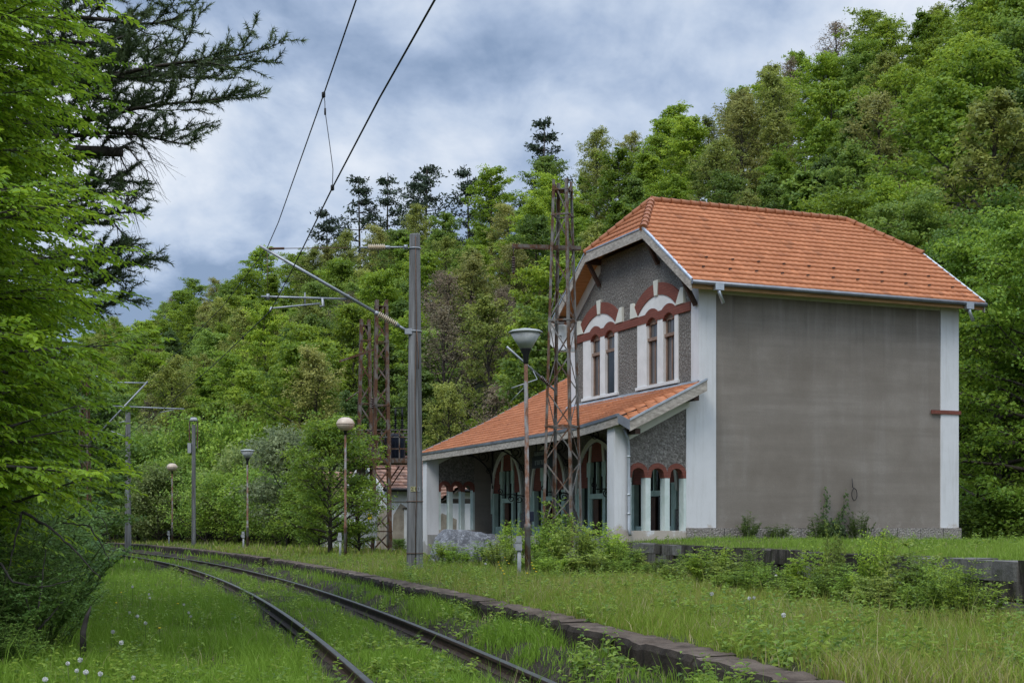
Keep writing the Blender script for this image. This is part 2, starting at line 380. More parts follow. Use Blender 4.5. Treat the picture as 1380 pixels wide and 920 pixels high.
M['navy'] = simple('navy_enamel', (0.010, 0.014, 0.028), (0.016, 0.022, 0.04), 4, 0.4)
M['pale_letter'] = simple('pale_lettering', (0.34, 0.38, 0.38), (0.46, 0.50, 0.50), 6, 0.6)
M['orange'] = simple('orange_enamel', (0.62, 0.27, 0.02), (0.70, 0.32, 0.03), 4, 0.4)
M['yellow'] = simple('yellow_sticker', (0.70, 0.50, 0.04), (0.75, 0.55, 0.05), 4, 0.5)
# rock with pale lichen
g = G('grey_rock', 0.9, 0.2)
n = g.noise(2.2, 8, 0.7); f = g.noise(11, 6, 0.7)
c = g.ramp(n, [(0.3, (0.05, 0.052, 0.056)), (0.5, (0.13, 0.135, 0.145)), (0.7, (0.27, 0.28, 0.30))])
c = g.mix(g.ramp(f, [(0.5, (0, 0, 0)), (0.66, (0.8, 0.8, 0.8))]), c, (0.37, 0.385, 0.41)); g.color(c); g.bump(f, 0.9, 0.06); M['rock'] = g.m
# old concrete of platform edge and retaining wall; kerb side darker than its top
def oldconc(name, a, b, pale, amt, isl=0.0):
    g = G(name, 0.95, 0.15)
    n = g.noise(2.6, 7, 0.65); st = g.noise(1.0, 6, 0.7, g.map((4, 4, 0.45))); pt = g.noise(1.35, 4, 0.6)
    c = g.ramp(n, [(0.35, a), (0.65, b)])
    c = g.mix(g.ramp(st, [(0.46, (0, 0, 0)), (0.68, (0.85, 0.85, 0.85))]), c, tuple(x * 0.35 for x in a))
    c = g.mix(g.ramp(pt, [(amt, (0, 0, 0)), (amt + 0.1, (0.8, 0.8, 0.8))]), c, pale)
    if isl:
        c = g.mix(g.ramp(g.noise(1.0, 6, 0.75, g.map((5, 5, 0.7))), [(0.47, (0, 0, 0)), (0.56, (0.85, 0.85, 0.85))]), c, (0.026, 0.022, 0.018))
        ge = g.N.new('ShaderNodeNewGeometry')
        c = g.mix(g.ramp(ge.outputs['Random Per Island'], [(0.60, (0, 0, 0)), (0.95, (isl, isl, isl))]), c, pale)
        c = g.mix(g.ramp(ge.outputs['Random Per Island'], [(0.0, (0.75, 0.75, 0.75)), (0.42, (0, 0, 0))]), c, tuple(x * 0.4 for x in a))
        c = g.mix(g.ramp(g.noise(3.3, 6, 0.7), [(0.52, (0, 0, 0)), (0.66, (0.6, 0.6, 0.6))]), c, (0.045, 0.055, 0.022))
    g.color(c); g.bump(g.noise(14, 6, 0.7), 0.8, 0.03); return g.m
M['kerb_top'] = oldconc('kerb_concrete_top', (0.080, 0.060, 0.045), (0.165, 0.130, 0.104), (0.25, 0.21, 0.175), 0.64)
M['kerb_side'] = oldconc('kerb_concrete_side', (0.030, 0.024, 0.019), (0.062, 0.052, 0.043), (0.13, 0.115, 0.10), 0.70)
M['block'] = oldconc('retaining_block', (0.070, 0.060, 0.050), (0.155, 0.140, 0.122), (0.32, 0.315, 0.30), 0.60, 0.45)
M['rail_side'] = simple('rail_rust', (0.03, 0.02, 0.016), (0.06, 0.038, 0.028), 9, 0.8)
M['rail_top'] = simple('rail_running_surface', (0.10, 0.095, 0.092), (0.17, 0.165, 0.165), 5, 0.35, 0.5, metal=0.8)
# soils
def soil(name, a, b, c_, s_=2.0):
    g = G(name, 0.97, 0.1)
    n = g.noise(s_, 7, 0.65); f = g.noise(s_ * 12, 5, 0.7)
    c = g.ramp(n, [(0.33, a), (0.52, b), (0.7, c_)])
    c = g.mix(g.ramp(f, [(0.4, (0.5, 0.5, 0.5)), (0.6, (0, 0, 0))]), c, tuple(x * 0.5 for x in a))
    g.color(c); g.bump(f, 0.8, 0.05); return g.m
M['ground'] = soil('grassy_soil', (0.045, 0.040, 0.022), (0.055, 0.070, 0.020), (0.075, 0.100, 0.026), 0.7)
M['ballast'] = soil('old_ballast', (0.030, 0.025, 0.020), (0.06, 0.05, 0.04), (0.11, 0.097, 0.08), 3.0)
M['platform'] = soil('platform_turf', (0.055, 0.055, 0.025), (0.075, 0.090, 0.030), (0.11, 0.12, 0.045), 0.8)
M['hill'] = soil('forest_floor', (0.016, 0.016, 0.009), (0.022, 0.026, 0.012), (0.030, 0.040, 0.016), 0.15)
M['plaster_peel'] = wash('peeling_white', (0.76, 0.77, 0.78), (0.45, 0.44, 0.42), -.2, patch=(0.33, 0.28, 0.22))
M['rubble'] = simple('rubble_plaster', (0.26, 0.22, 0.17), (0.40, 0.35, 0.28), 3, 0.95, bump=0.6)
# bark
M['bark'] = simple('bark', (0.035, 0.028, 0.022), (0.085, 0.072, 0.058), 6, 0.95, stretch=(3, 3, 0.5), bump=0.7)
M['bark_grey'] = simple('grey_bark', (0.06, 0.052, 0.045), (0.13, 0.115, 0.10), 6, 0.95, stretch=(3, 3, 0.5), bump=0.5)
M['deadwood'] = simple('dead_branch', (0.030, 0.025, 0.022), (0.075, 0.065, 0.058), 8, 0.9)
# leaves: hue from the object's own colour, each leaf a bit different
def leaf_mat(name, trans=0.42, rough=0.5, spec=0.35, vary=0.18):
    g = G(name, rough, spec)
    oi = g.N.new('ShaderNodeObjectInfo'); a = g.N.new('ShaderNodeAttribute'); a.attribute_name = 'tint'
    hs = g.N.new('ShaderNodeHueSaturation'); g.L.new(oi.outputs['Color'], hs.inputs['Color'])
    g.L.new(g.math('ADD', g.math('MULTIPLY', a.outputs['Fac'], -0.035), 0.5175), hs.inputs['Hue'])
    v = g.math('ADD', g.math('MULTIPLY', a.outputs['Fac'], 0.8), 0.62)
    v = g.math('MULTIPLY', v, g.math('ADD', g.math('MULTIPLY', oi.outputs['Random'], vary * 2), 1 - vary))
    g.L.new(v, hs.inputs['Value'])
    g.color(hs.outputs[0])
    tr = g.N.new('ShaderNodeBsdfTranslucent')
    h2 = g.N.new('ShaderNodeHueSaturation'); g.L.new(hs.outputs[0], h2.inputs['Color']); h2.inputs['Hue'].default_value = 0.485; h2.inputs['Value'].default_value = 1.25; h2.inputs['Saturation'].default_value = 0.98
    g.L.new(h2.outputs[0], tr.inputs['Color'])
    ms = g.N.new('ShaderNodeMixShader'); ms.inputs[0].default_value = trans
    g.L.new(g.b.outputs[0], ms.inputs[1]); g.L.new(tr.outputs[0], ms.inputs[2])
    g.L.new(ms.outputs[0], g.N['Material Output'].inputs['Surface']); return g.m
M['leaf'] = leaf_mat('leaf')
M['needle'] = leaf_mat('needle', 0.12, 0.55, 0.3, 0.1)
g = G('grass_blade', 0.6, 0.25)
a = g.N.new('ShaderNodeAttribute'); a.attribute_name = 'col'; g.color(a.outputs['Color'])
tr = g.N.new('ShaderNodeBsdfTranslucent'); g.L.new(a.outputs['Color'], tr.inputs['Color'])
ms = g.N.new('ShaderNodeMixShader'); ms.inputs[0].default_value = 0.35
g.L.new(g.b.outputs[0], ms.inputs[1]); g.L.new(tr.outputs[0], ms.inputs[2]); g.L.new(ms.outputs[0], g.N['Material Output'].inputs['Surface']); M['grass'] = g.m
M['puff'] = simple('dandelion_puff', (0.62, 0.62, 0.60), (0.72, 0.72, 0.70), 30, 0.9)
M['petal'] = simple('yellow_petal', (0.72, 0.50, 0.02), (0.80, 0.58, 0.03), 30, 0.7)
M['stem'] = simple('green_stem', (0.06, 0.10, 0.02), (0.09, 0.13, 0.03), 20, 0.7)
# ------------------------------------------------------------------ the lie of the land
# right-hand rail, traced on the ground and fitted: x as a function of depth y
_ry = np.array([0, 4, 11.5, 16.25, 18.94, 30.2, 40.1, 48.1, 60.9, 72.9, 89, 110.])
_rx = np.array([2.75, 2.0, .333, -.78, -1.41, -4.4, -7.5, -10.3, -15, -19.9, -27.6, -38.5])
_rc = np.polyfit(_ry, _rx, 4)
_py = np.array([0, 8.85, 10.5, 12.67, 17.1, 25.3, 36.3, 42.5, 46.8, 56, 68.5, 88, 110.])
_px = np.array([3.75, 1.71, 1.43, .89, -.02, -2.31, -5.3, -7.5, -8.65, -12, -16.8, -24.8, -35.0])
_pc = np.polyfit(_py, _px, 4)
rail_x = lambda y: np.polyval(_rc, y)
plat_x = lambda y: np.polyval(_pc, y)
def offset_curve(fx, ys, off):
    P = []
    for y in ys:
        s = (fx(y + .05) - fx(y - .05)) / .1; n = math.hypot(1, s)
        P.append((fx(y) + off / n, y - off * s / n))
    return P
# foot of the hill, retaining wall, building frame
FX, FY = 22.0, 48.0
def hill_t(x, y): return (x - FX) * .79 + (y - FY) * .613
def hill_w(x, y): return (x - FX) * -.613 + (y - FY) * .79        # along the foot, growing to the far left
def crest(wv):
    return np.interp(wv, [-60, -20, 20, 45, 60, 82, 98, 110, 123, 140, 175, 230], [76, 80, 82, 80, 74, 65, 50, 46, 50, 51, 48, 42])
def hill_z(x, y):
    t = hill_t(x, y); c = crest(hill_w(x, y))
    tt = np.minimum(np.maximum(t, 0), c)
    z = .45 + .60 * tt + np.where(t > c, (t - c) * .10, 0) - np.where(t < 0, np.minimum(-t, 6) * .05, 0)
    return z + np.clip(t, 0, 6) / 6 * ((vnoise(x, y, 11, 3) - .5) * 2.2)
W1 = np.array([2.74, 35.6]); WD = np.array([.14, -.99])
def wall_n(x, y): return (x - W1[0]) * .99 + (y - W1[1]) * .14    # distance to the right of the retaining wall
C = np.array([5.04, 37.0]); SD = np.array([.925, .379]); QD = np.array([-.379, .925]); BROT = math.atan2(.379, .925)
def terrace_z(x, y):
    s = (x - C[0]) * SD[0] + (y - C[1]) * SD[1]
    k = np.clip(wall_n(x, y) / 4.0, 0, 1)
    return (1 - k) * 1.06 + k * (1.15 - .048 * np.clip(s, -1, 12)) + (vnoise(x, y, 2.5, 9) - .5) * .05

def grid_mesh(xs, ys, zf, name):
    X, Y = np.meshgrid(xs, ys); Z = zf(X, Y)
    V = np.stack([X.ravel(), Y.ravel(), Z.ravel()], 1); nx, ny = len(xs), len(ys)
    i = np.arange(nx - 1); j = np.arange(ny - 1); I, J = np.meshgrid(i, j); b = (J * nx + I).ravel()
    return np_mesh(name, V, np.stack([b, b + 1, b + nx + 1, b + nx], 1))
def track_z(x, y):
    n = (vnoise(x, y, 1.6, 1) - .5) * .08 + (vnoise(x, y, 5, 2) - .5) * .08
    s = (rail_x(np.clip(y, 0, 110) + .05) - rail_x(np.clip(y, 0, 110) - .05)) / .1; dr = (x - rail_x(np.clip(y, 0, 110))) / np.hypot(1, s)
    shoulder = np.clip((dr - .12) / .35, 0, 1) * np.clip((1.6 - dr) / .3, 0, 1) * .23 + np.clip(1 - np.abs(dr + .75) / .62, 0, 1) * .06 - .02
    left = np.clip((rail_x(np.clip(y, 0, 110)) - 3.2 - x) / 6, 0, 1)
    return np.clip(n, -.1, .1) * (1 - .5 * np.clip(1 - np.abs(dr + .75) / 1.2, 0, 1)) + left * .25 + shoulder
xs = np.concatenate([np.linspace(-600, -60, 10), np.linspace(-50, -9, 42), np.linspace(-8.8, 4, 81), np.linspace(4.5, 30, 26), np.linspace(40, 600, 10)])
ys = np.concatenate([np.linspace(-60, -5, 6), np.linspace(0, 40, 101), np.linspace(41, 60, 20), np.linspace(62, 130, 40), np.linspace(150, 900, 12)])
tag(link('ground', grid_mesh(xs, ys, lambda x, y: np.where(np.abs(x) > 300, -1.0, track_z(x, y) - np.where(y > 130, .4, 0)), 'ground'), M['ground']), kind='structure')

# strip of bare, blackened ballast along the rails
yl = np.concatenate([np.arange(0, 40, .5), np.arange(40, 116, 1.5)])
def strip(fx, o0, o1, z0, zf=None, n=5):
    V, F = [], []
    for a, y in enumerate(yl):
        for k in range(n):
            o = o0 + (o1 - o0) * k / (n - 1)
            (x, yy), = offset_curve(fx, [y], o)
            V.append((x, yy, z0 if zf is None else float(zf(x, yy)) + z0))
    for a in range(len(yl) - 1):
        for k in range(n - 1):
            b = a * n + k; F.append((b, b + 1, b + n + 1, b + n))
    return np_mesh('strip', np.array(V), np.array(F))
tag(link('track_bed', strip(rail_x, -2.0, .9, .012, track_z, 16), M['ballast']), kind='structure')

# the low platform, its turf, and the terrace behind the retaining wall
KW = .37
V, F, n = [], [], 26
ypl = np.concatenate([np.arange(-2, 60, 1.0), np.arange(60, 118, 2.0)])
for y in ypl:
    x0 = offset_curve(plat_x, [y], KW - .04)[0]
    wx = 2.74 + .14 * (35.6 - y) / .99 if y < 35.6 else None
    x1 = wx + .1 if wx is not None else 5.0 + (y - 35.6) * .25
    x1 = min(x1, x0[0] + 40)
    for k in range(n):
        x = x0[0] + (x1 - x0[0]) * k / (n - 1); yy = x0[1] + (y - x0[1]) * k / (n - 1)
        V.append((x, yy, .43 + (float(vnoise(x, yy, 1.3, 5)) - .5) * .07 * min(1, k / 2)))
for a in range(len(ypl) - 1):
    for k in range(n - 1):
        b = a * n + k; F.append((b, b + 1, b + n + 1, b + n))
tag(link('platform_ground', np_mesh('platform_ground', np.array(V), np.array(F)), M['platform']), kind='structure')
V, F, n = [], [], 30
ts = np.concatenate([np.arange(-3, 20.1, 1.0), np.arange(21, 37, 1.5)])      # along the wall, from beyond its far end to the camera
for t in ts:
    for k in range(n):
        o = .28 + (38 - .28) * (k / (n - 1)) ** 1.6
        x = W1[0] + WD[0] * t + .99 * o; y = W1[1] + WD[1] * t + .14 * o + (k / (n - 1)) ** 1.6 * 26
        V.append((x, y, float(terrace_z(x, y))))
for a in range(len(ts) - 1):
    for k in range(n - 1):
        b = a * n + k; F.append((b, b + 1, b + n + 1, b + n))
tag(link('terrace_ground', np_mesh('terrace_ground', np.array(V), np.array(F)), M['platform']), kind='structure')

# hillside
V = []; tl = np.concatenate([[-5, -3, -1], np.arange(0, 64, 2.5), [75, 110, 200]]); wl = np.arange(-75, 260, 4.0)
Tm, Wm = np.meshgrid(tl, wl)
X = FX + .79 * Tm - .613 * Wm; Y = FY + .613 * Tm + .79 * Wm
Z = hill_z(X, Y) - np.where(Tm < -2, .5, 0)
nx, ny = len(tl), len(wl); I, J = np.meshgrid(np.arange(nx - 1), np.arange(ny - 1)); b = (J * nx + I).ravel()
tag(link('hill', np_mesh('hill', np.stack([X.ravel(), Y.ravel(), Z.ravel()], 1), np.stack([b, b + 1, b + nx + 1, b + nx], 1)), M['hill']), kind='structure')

# ------------------------------------------------------------------ railway track: two rails of one track
track = empty('railway_track', (rail_x(12.0), 12.0, 0), 0, 'rusty single railway track with shiny rail heads, sunk in grass', 'railway track')
def rail_path(off):
    return [(x - track.location.x, y - 12.0, 0) for x, y in offset_curve(rail_x, np.concatenate([np.arange(0, 50, 1.0), np.arange(50, 114, 2)]), off)]
for off in (0, -1.5):
    m = MB(); m.sweep([(-.065, .0), (.065, .0), (.065, .02), (.012, .045), (.012, .115), (.036, .122), (.036, .149), (-.036, .149), (-.036, .122), (-.012, .115), (-.012, .045), (-.065, .02)], rail_path(off))
    r_ = m.build('rail', M['rail_side'], track)
    m = MB(); m.sweep([(-.031, .1492), (.031, .1492), (.028, .153), (-.028, .153)], rail_path(off)); m.build('rail_head', M['rail_top'], r_)
# ------------------------------------------------------------------ platform kerb: cast slabs, each a little out of line
kerb = MB(); kt = MB(); rk = random.Random(7)
y = -1.0
while y < 96:
    ln = 1.95 if y < 60 else 3.0
    gap = (y > 43.0 and y < 45.5)
    A = offset_curve(plat_x, [y], 0)[0]; B = offset_curve(plat_x, [y + ln - .012], 0)[0]
    nA = offset_curve(plat_x, [y], KW)[0]; nB = offset_curve(plat_x, [y + ln - .012], KW)[0]
    if not gap:
        dz = rk.uniform(-.012, .012); dx = rk.uniform(-.02, .02); sg = 14
        for i in range(sg):
            f0, f1 = i / sg, (i + 1) / sg
            def P(a, b_, f): return (a[0] + (b_[0] - a[0]) * f + dx, a[1] + (b_[1] - a[1]) * f)
            def ch(f): return .45 + dz + .012 * math.sin((y + f * ln) * 9.1) * math.sin((y + f * ln) * 23.0 + 1) - .07 * max(0, math.sin((y + f * ln) * 5.3) * math.sin((y + f * ln) * 3.1 + 2) - .55)
            def rg(f): return .014 * math.sin((y + f * ln) * 13.7) + .012 * math.sin((y + f * ln) * 31.0 + 2) + .14 * max(0, math.sin((y + f * ln) * 4.1 + 1) * math.sin((y + f * ln) * 2.3) - .5)
            a0, a1, c0, c1 = P(A, B, f0), P(A, B, f1), P(nA, nB, f0), P(nA, nB, f1)
            h0, h1, g0, g1 = ch(f0), ch(f1), rg(f0), rg(f1)
            # face, chipped arris, top
            kerb.add([(a0[0], a0[1], -.15), (a1[0], a1[1], -.15), (a1[0] + g1, a1[1], h1 - .05), (a0[0] + g0, a0[1], h0 - .05)], [(0, 1, 2, 3)])
            kerb.add([(a0[0] + g0, a0[1], h0 - .05), (a1[0] + g1, a1[1], h1 - .05), (a1[0] + .03 + g1, a1[1], h1), (a0[0] + .03 + g0, a0[1], h0)], [(0, 1, 2, 3)])
            kt.add([(a0[0] + .03 + g0, a0[1], h0), (a1[0] + .03 + g1, a1[1], h1), (c1[0], c1[1], h1 + .008), (c0[0], c0[1], h0 + .008)], [(0, 1, 2, 3)])
        for (q0, q1, f) in ((A, nA, 0), (B, nB, 1)):
            h0 = .45 + dz
            kerb.add([(q0[0] + dx, q0[1], -.15), (q1[0] + dx, q1[1], -.15), (q1[0] + dx, q1[1], h0 + .006), (q0[0] + .03 + dx, q0[1], h0 - .004), (q0[0] + dx, q0[1], h0 - .055)], [(0, 1, 2, 3, 4)])
    y += ln
ko = empty('platform_kerb', (plat_x(10.), 10, 0)); tag(ko, 'crumbling dark concrete edge of the low grassy platform beside the track', 'platform edge', kind='structure')
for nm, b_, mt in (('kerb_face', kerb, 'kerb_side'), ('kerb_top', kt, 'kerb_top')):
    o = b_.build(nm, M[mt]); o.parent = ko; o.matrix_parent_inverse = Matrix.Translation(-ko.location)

# ------------------------------------------------------------------ retaining wall of stacked blocks
rw = empty('retaining_wall', (W1[0], W1[1], .4), math.atan2(WD[1], WD[0]), 'dark weathered block retaining wall with pale patches below the station terrace', 'retaining wall')
rr = random.Random(21)
cop = MB(); body = MB()
# local x runs along the wall towards the camera, local y points right... z up (origin at .4)
def rough_block(mb, x0, x1, y0, y1, z0, z1, j):
    P = [(x0, y0, z0), (x1, y0, z0), (x1, y1, z0), (x0, y1, z0), (x0, y0, z1), (x1, y0, z1), (x1, y1, z1), (x0, y1, z1)]
    mb.hexa([(a + rr.uniform(-j, j), b + rr.uniform(-j, j), c + rr.uniform(-j, j) * .6) for a, b, c in P])
x = -.2
while x < 33:
    ln = rr.choice((.72, .98, 1.02, 1.1)); jut = rr.uniform(-.012, .012)
    rough_block(cop, x + .024, x + ln - .024, -.015 + jut, .34, .45, .67 + rr.uniform(-.022, .014), .02); x += ln
for row, (z0, z1) in enumerate(((.23, .45), (-.02, .225), (-.3, -.025))):
    x = -.3 - .2 * row
    while x < 33:
        ln = rr.uniform(.55, 1.0); rough_block(body, x + .026, x + ln - .026, -.004 + rr.uniform(-.03, .02), .36, z0 + .008, z1 - .008, .022); x += ln
core = MB(); core.box((-.3, .06, -.3), (33, .3, .63)); core.build('wall_core', M['wood_old'], rw)
# the wall faces the platform (left of its run): mirror y so that the thickness lies on the terrace side
for mb in (cop, body): mb.v = [(a, b, c) for a, b, c in mb.v]
cop.build('coping', M['block'], rw); body.build('wall_face', M['block'], rw)
# ------------------------------------------------------------------ station building
# local frame: x = back from the street front, y = along the front away from the blank wall, z = world height
ST = empty('station_building', (C[0], C[1], 0), BROT, 'two storey railway station with orange tiled half hipped roof and blank grey side wall', 'station building')
DEP, WID, MIDY = 8.73, 8.30, 4.15
EAVE, RIDGE, OV = 8.0, 11.23, .5
SL = (RIDGE - EAVE) / (MIDY + OV)
CLH, CLZ = 1.9, RIDGE - SL * 1.9
XA, XB = .77, 7.75                      # ends of the ridge
rb = random.Random(3)

def tiles(O, ex, eu, Lx, Lu, rows, pitch, xlo, xhi, amp=.015, lip=.05, zfun=None, seed=1, step=4):
    """courses of profiled tiles on a plane; every tile has its own id for the colour"""
    O = Vector(O); ex = Vector(ex); eu = Vector(eu); en = ex.cross(eu).normalized()
    if en.z < 0: en = -en
    V, F, T = [], [], []; rg = np.random.default_rng(seed)
    for j in range(rows):
        b0, b1 = j / rows, (j + 1) / rows
        jit = rg.uniform(-.004, .004)
        k0, k1 = int(math.floor(min(xlo(b0), xlo(b1)) / pitch)), int(math.ceil(max(xhi(b0), xhi(b1)) / pitch))
        for k in range(k0, k1):
            tid = rg.random(); tz = rg.uniform(-.004, .005); base = len(V); n = 0
            for q in range(step + 1):
                x = (k + q / step) * pitch
                xa = min(max(x, xlo(b0)), xhi(b0)); xb = min(max(x, xlo(b1)), xhi(b1))
                wv = amp * (math.cos(2 * math.pi * (q / step)) * .5 + .5)
                pa = O + ex * xa + eu * (b0 * Lu - .02) + en * (wv + lip + tz + jit)
                pb = O + ex * xb + eu * (b1 * Lu + .01) + en * (wv * .9 + .004)
                pl = O + ex * xa + eu * (b0 * Lu - .02) + en * (-.006)
                for p, (xx, bb) in ((pl, (xa, b0)), (pa, (xa, b0)), (pb, (xb, b1))):
                    if zfun: p = p + Vector((0, 0, zfun(xx, bb)))
                    V.append(tuple(p)); T.append(tid)
                n += 1
            for q in range(step):
                i = base + q * 3
                F.append((i, i + 3, i + 4, i + 1)); F.append((i + 1, i + 4, i + 5, i + 2))
    V = np.array(V); F = np.array(F); T = np.array(T)
    # drop collapsed quads at clipped edges
    a = np.linalg.norm(np.cross(V[F[:, 2]] - V[F[:, 0]], V[F[:, 3]] - V[F[:, 1]]), axis=1)
    return V, F[a > 1e-5], T
def tile_obj(name, parts, mat, parent):
    Vs, Fs, Ts, n = [], [], [], 0
    for V, F, T in parts: Vs.append(V); Fs.append(F + n); Ts.append(T); n += len(V)
    return link(name, np_mesh(name, np.concatenate(Vs), np.concatenate(Fs), {'tid': np.concatenate(Ts)}), mat, parent)

# ---- main roof
slope_len = math.hypot(MIDY + OV, RIDGE - EAVE)
u_r = Vector((0, MIDY + OV, RIDGE - EAVE)).normalized(); u_l = Vector((0, -(MIDY + OV), RIDGE - EAVE)).normalized()
bclip = (CLZ - EAVE) / (RIDGE - EAVE)
def lo_(b): return -OV if b <= bclip else -OV + (XA + OV) * (b - bclip) / (1 - bclip)
def hi_(b): return DEP + OV if b <= bclip else DEP + OV + (XB - DEP - OV) * (b - bclip) / (1 - bclip)
parts = [tiles((0, -OV, EAVE), (1, 0, 0), u_r, 1, slope_len, 18, .21, lo_, hi_, seed=1),
         tiles((0, WID + OV, EAVE), (1, 0, 0), u_l, 1, slope_len, 18, .21, lo_, hi_, seed=2)]
for (xe, xr, sd) in ((-OV, XA, 3), (DEP + OV, XB, 4)):
    eu = Vector((xr - xe, 0, RIDGE - CLZ)); ln = eu.length; eu.normalize()
    parts.append(tiles((xe, MIDY, CLZ), (0, 1, 0), eu, 1, ln, 6, .21, lambda b: -CLH * (1 - b), lambda b: CLH * (1 - b), seed=sd))
roof = tile_obj('roof', parts, M['tile'], ST)
# ridge and hip cappings: half-round tiles overlapping
def cap_tiles(mb, a, b, r=.10, ln=.33):
    a = Vector(a); b = Vector(b); d = (b - a); n = max(1, int(round(d.length / ln))); d.normalize(); L_ = (b - a).length / n
    for i in range(n):
        p = a + d * (i * L_ - .02); q = a + d * ((i + 1) * L_ + .03)
        mb.tube([p, p + d * .05, q], [r * 1.22, r * 1.12, r * .93], 10)
m = MB()
up = Vector((0, 0, .035))
cap_tiles(m, Vector((XA, MIDY, RIDGE)) + up, Vector((XB, MIDY, RIDGE)) + up)
m.build('ridge_cap', M['tile'], roof)
for xe, xr in ((-OV, XA), (DEP + OV, XB)):
    for sgn in (-1, 1):
        m = MB(); cap_tiles(m, Vector((xe, MIDY + sgn * CLH, CLZ)) + up, Vector((xr, MIDY, RIDGE)) + up); m.build('hip_cap', M['tile'], roof)
# snow guards: small hooks in two staggered rows
m = MB()
for row, b in enumerate((.14, .26)):
    x = .2 + row * .42
    while x < DEP:
        p = Vector((x, -OV, EAVE)) + u_r * (b * slope_len) + Vector((0, -.03, .055)); m.box(p - Vector((.03, .05, .0)), p + Vector((.03, .03, .035))); x += .84
m.build('snow_guard', M['wood_dark'], roof)
# deck under the tiles (seen from below along the overhangs)
m = MB(); dn = Vector((0, 0, -.12)); g0 = .012
for sgn in (-1, 1):
    ye, yc, yr = MIDY + sgn * (MIDY + OV - .03), MIDY + sgn * CLH, MIDY
    m.prism([(-OV + .03, ye, EAVE - .02), (DEP + OV - .03, ye, EAVE - .02), (DEP + OV - .03, yc, CLZ - .02), (XB, yr, RIDGE - .02), (XA, yr, RIDGE - .02), (-OV + .03, yc, CLZ - .02)], dn)
for xe, xr in ((-OV + .03, XA), (DEP + OV - .03, XB)):
    m.prism([(xe, MIDY - CLH, CLZ - .025), (xe, MIDY + CLH, CLZ - .025), (xr, MIDY, RIDGE - .025)], dn)
m.build('roof_deck', M['wood_warm'], ST)
# bargeboards with bright metal strip, front and back gable
for xo in (-OV - .035, DEP + OV + .035):
    for sgn in (-1, 1):
        ye, yc = MIDY + sgn * (MIDY + OV), MIDY + sgn * CLH
        m = MB(); t = .035 if xo < 0 else -.035
        m.prism([(xo, ye, EAVE + .01), (xo, yc, CLZ + .01), (xo, yc, CLZ - .27), (xo, ye, EAVE - .27)], (t, 0, 0)); bb = m.build('bargeboard', M['wood_grey'], ST)
        m = MB(); m.prism([(xo - t * .5, ye, EAVE + .012), (xo - t * .5, yc, CLZ + .012), (xo - t * .5, yc, CLZ + .065), (xo - t * .5, ye, EAVE + .065)], (t * 2.2, 0, 0)); m.build('verge_strip', M['zinc'], bb)
    m = MB(); m.prism([(xo, MIDY - CLH + .001, CLZ + .008), (xo, MIDY + CLH - .001, CLZ + .008), (xo, MIDY + CLH - .001, CLZ - .27), (xo, MIDY - CLH + .001, CLZ - .27)], (.033 if xo < 0 else -.033, 0, 0)); bb = m.build('bargeboard', M['wood_grey'], ST)
    m = MB(); x1 = xo + (-.02 if xo < 0 else .02); m.box((x1, MIDY - CLH, CLZ + .01), (x1 + (.075 if xo < 0 else -.075), MIDY + CLH, CLZ + .05)); m.build('verge_strip', M['zinc'], bb)
# dark purlin ends and braces carrying the front overhang
for y, z in ((MIDY - CLH, CLZ - .25), (MIDY + CLH, CLZ - .25), (.12, EAVE + .18), (WID - .12, EAVE + .18)):
    m = MB(); m.bar((.0, y, z), (-OV + .01, y, z), .12, .15); m.bar((-.03, y, z - .72), (-OV + .1, y, z - .07), .10, .11); m.build('roof_brace', M['wood_dark'], ST)
# gutter along the blank wall, with two short outlets
m = MB(); m.tube([(-OV - .03, -OV - .055, EAVE - .045), (DEP + OV + .03, -OV - .055, EAVE - .06)], .06, 10)
gut = m.build('gutter', M['gutter'], ST)
m = MB(); m.box((-OV + .03, -OV + .02, EAVE - .20), (DEP + OV - .03, -OV + .05, EAVE - .03)); m.build('eaves_board', M['wood_warm'], ST)
for x in (.28, DEP - .1):
    m = MB(); m.box((x - .13, -OV - .12, EAVE - .22), (x + .13, -OV + .01, EAVE - .04)); m.tube([(x, -OV - .06, EAVE - .2), (x + .02, -OV - .06, EAVE - .30), (x + .14, -OV - .07, EAVE - .56)], .048, 10); m.build('outlet', M['zinc'], gut)

# ---- walls. wall_strips makes one wall with arched openings out of upright slices
def wall_strips(mb, frame, a0, a1, zb, zt, openings, th, n=14, back=None):
    ops = sorted(openings, key=lambda o: o['a0']); a = a0
    def sl(p, q, b0, b1, t0, t1):
        if t0 - b0 < 1e-4 and t1 - b1 < 1e-4: return
        mb.hexa([frame(p, 0, b0), frame(q, 0, b1), frame(q, th, b1), frame(p, th, b0), frame(p, 0, t0), frame(q, 0, t1), frame(q, th, t1), frame(p, th, t0)])
    def solid(p, q):
        k = max(1, int((q - p) / 1.2))
        for i in range(k):
            s0, s1 = p + (q - p) * i / k, p + (q - p) * (i + 1) / k; sl(s0, s1, zb, zb, zt(s0), zt(s1))
    for o in ops:
        if o['a0'] > a + 1e-5: solid(a, o['a0'])
        if o['z0'] > zb + 1e-4: sl(o['a0'], o['a1'], zb, zb, o['z0'], o['z0'])
        for i in range(n):
            s0 = o['a0'] + (o['a1'] - o['a0']) * i / n; s1 = o['a0'] + (o['a1'] - o['a0']) * (i + 1) / n
            sl(s0, s1, o['top'](s0), o['top'](s1), zt(s0), zt(s1))
        a = o['a1']
    if a1 > a + 1e-5: solid(a, a1)
def arc_top(c, r, zs, rise=None):      # segmental arch over an opening centred on c with half-width r
    rise = rise or r
    Rr = (r * r + rise * rise) / (2 * rise)
    return lambda a: zs + math.sqrt(max(Rr * Rr - (a - c) ** 2, 0)) - (Rr - rise)
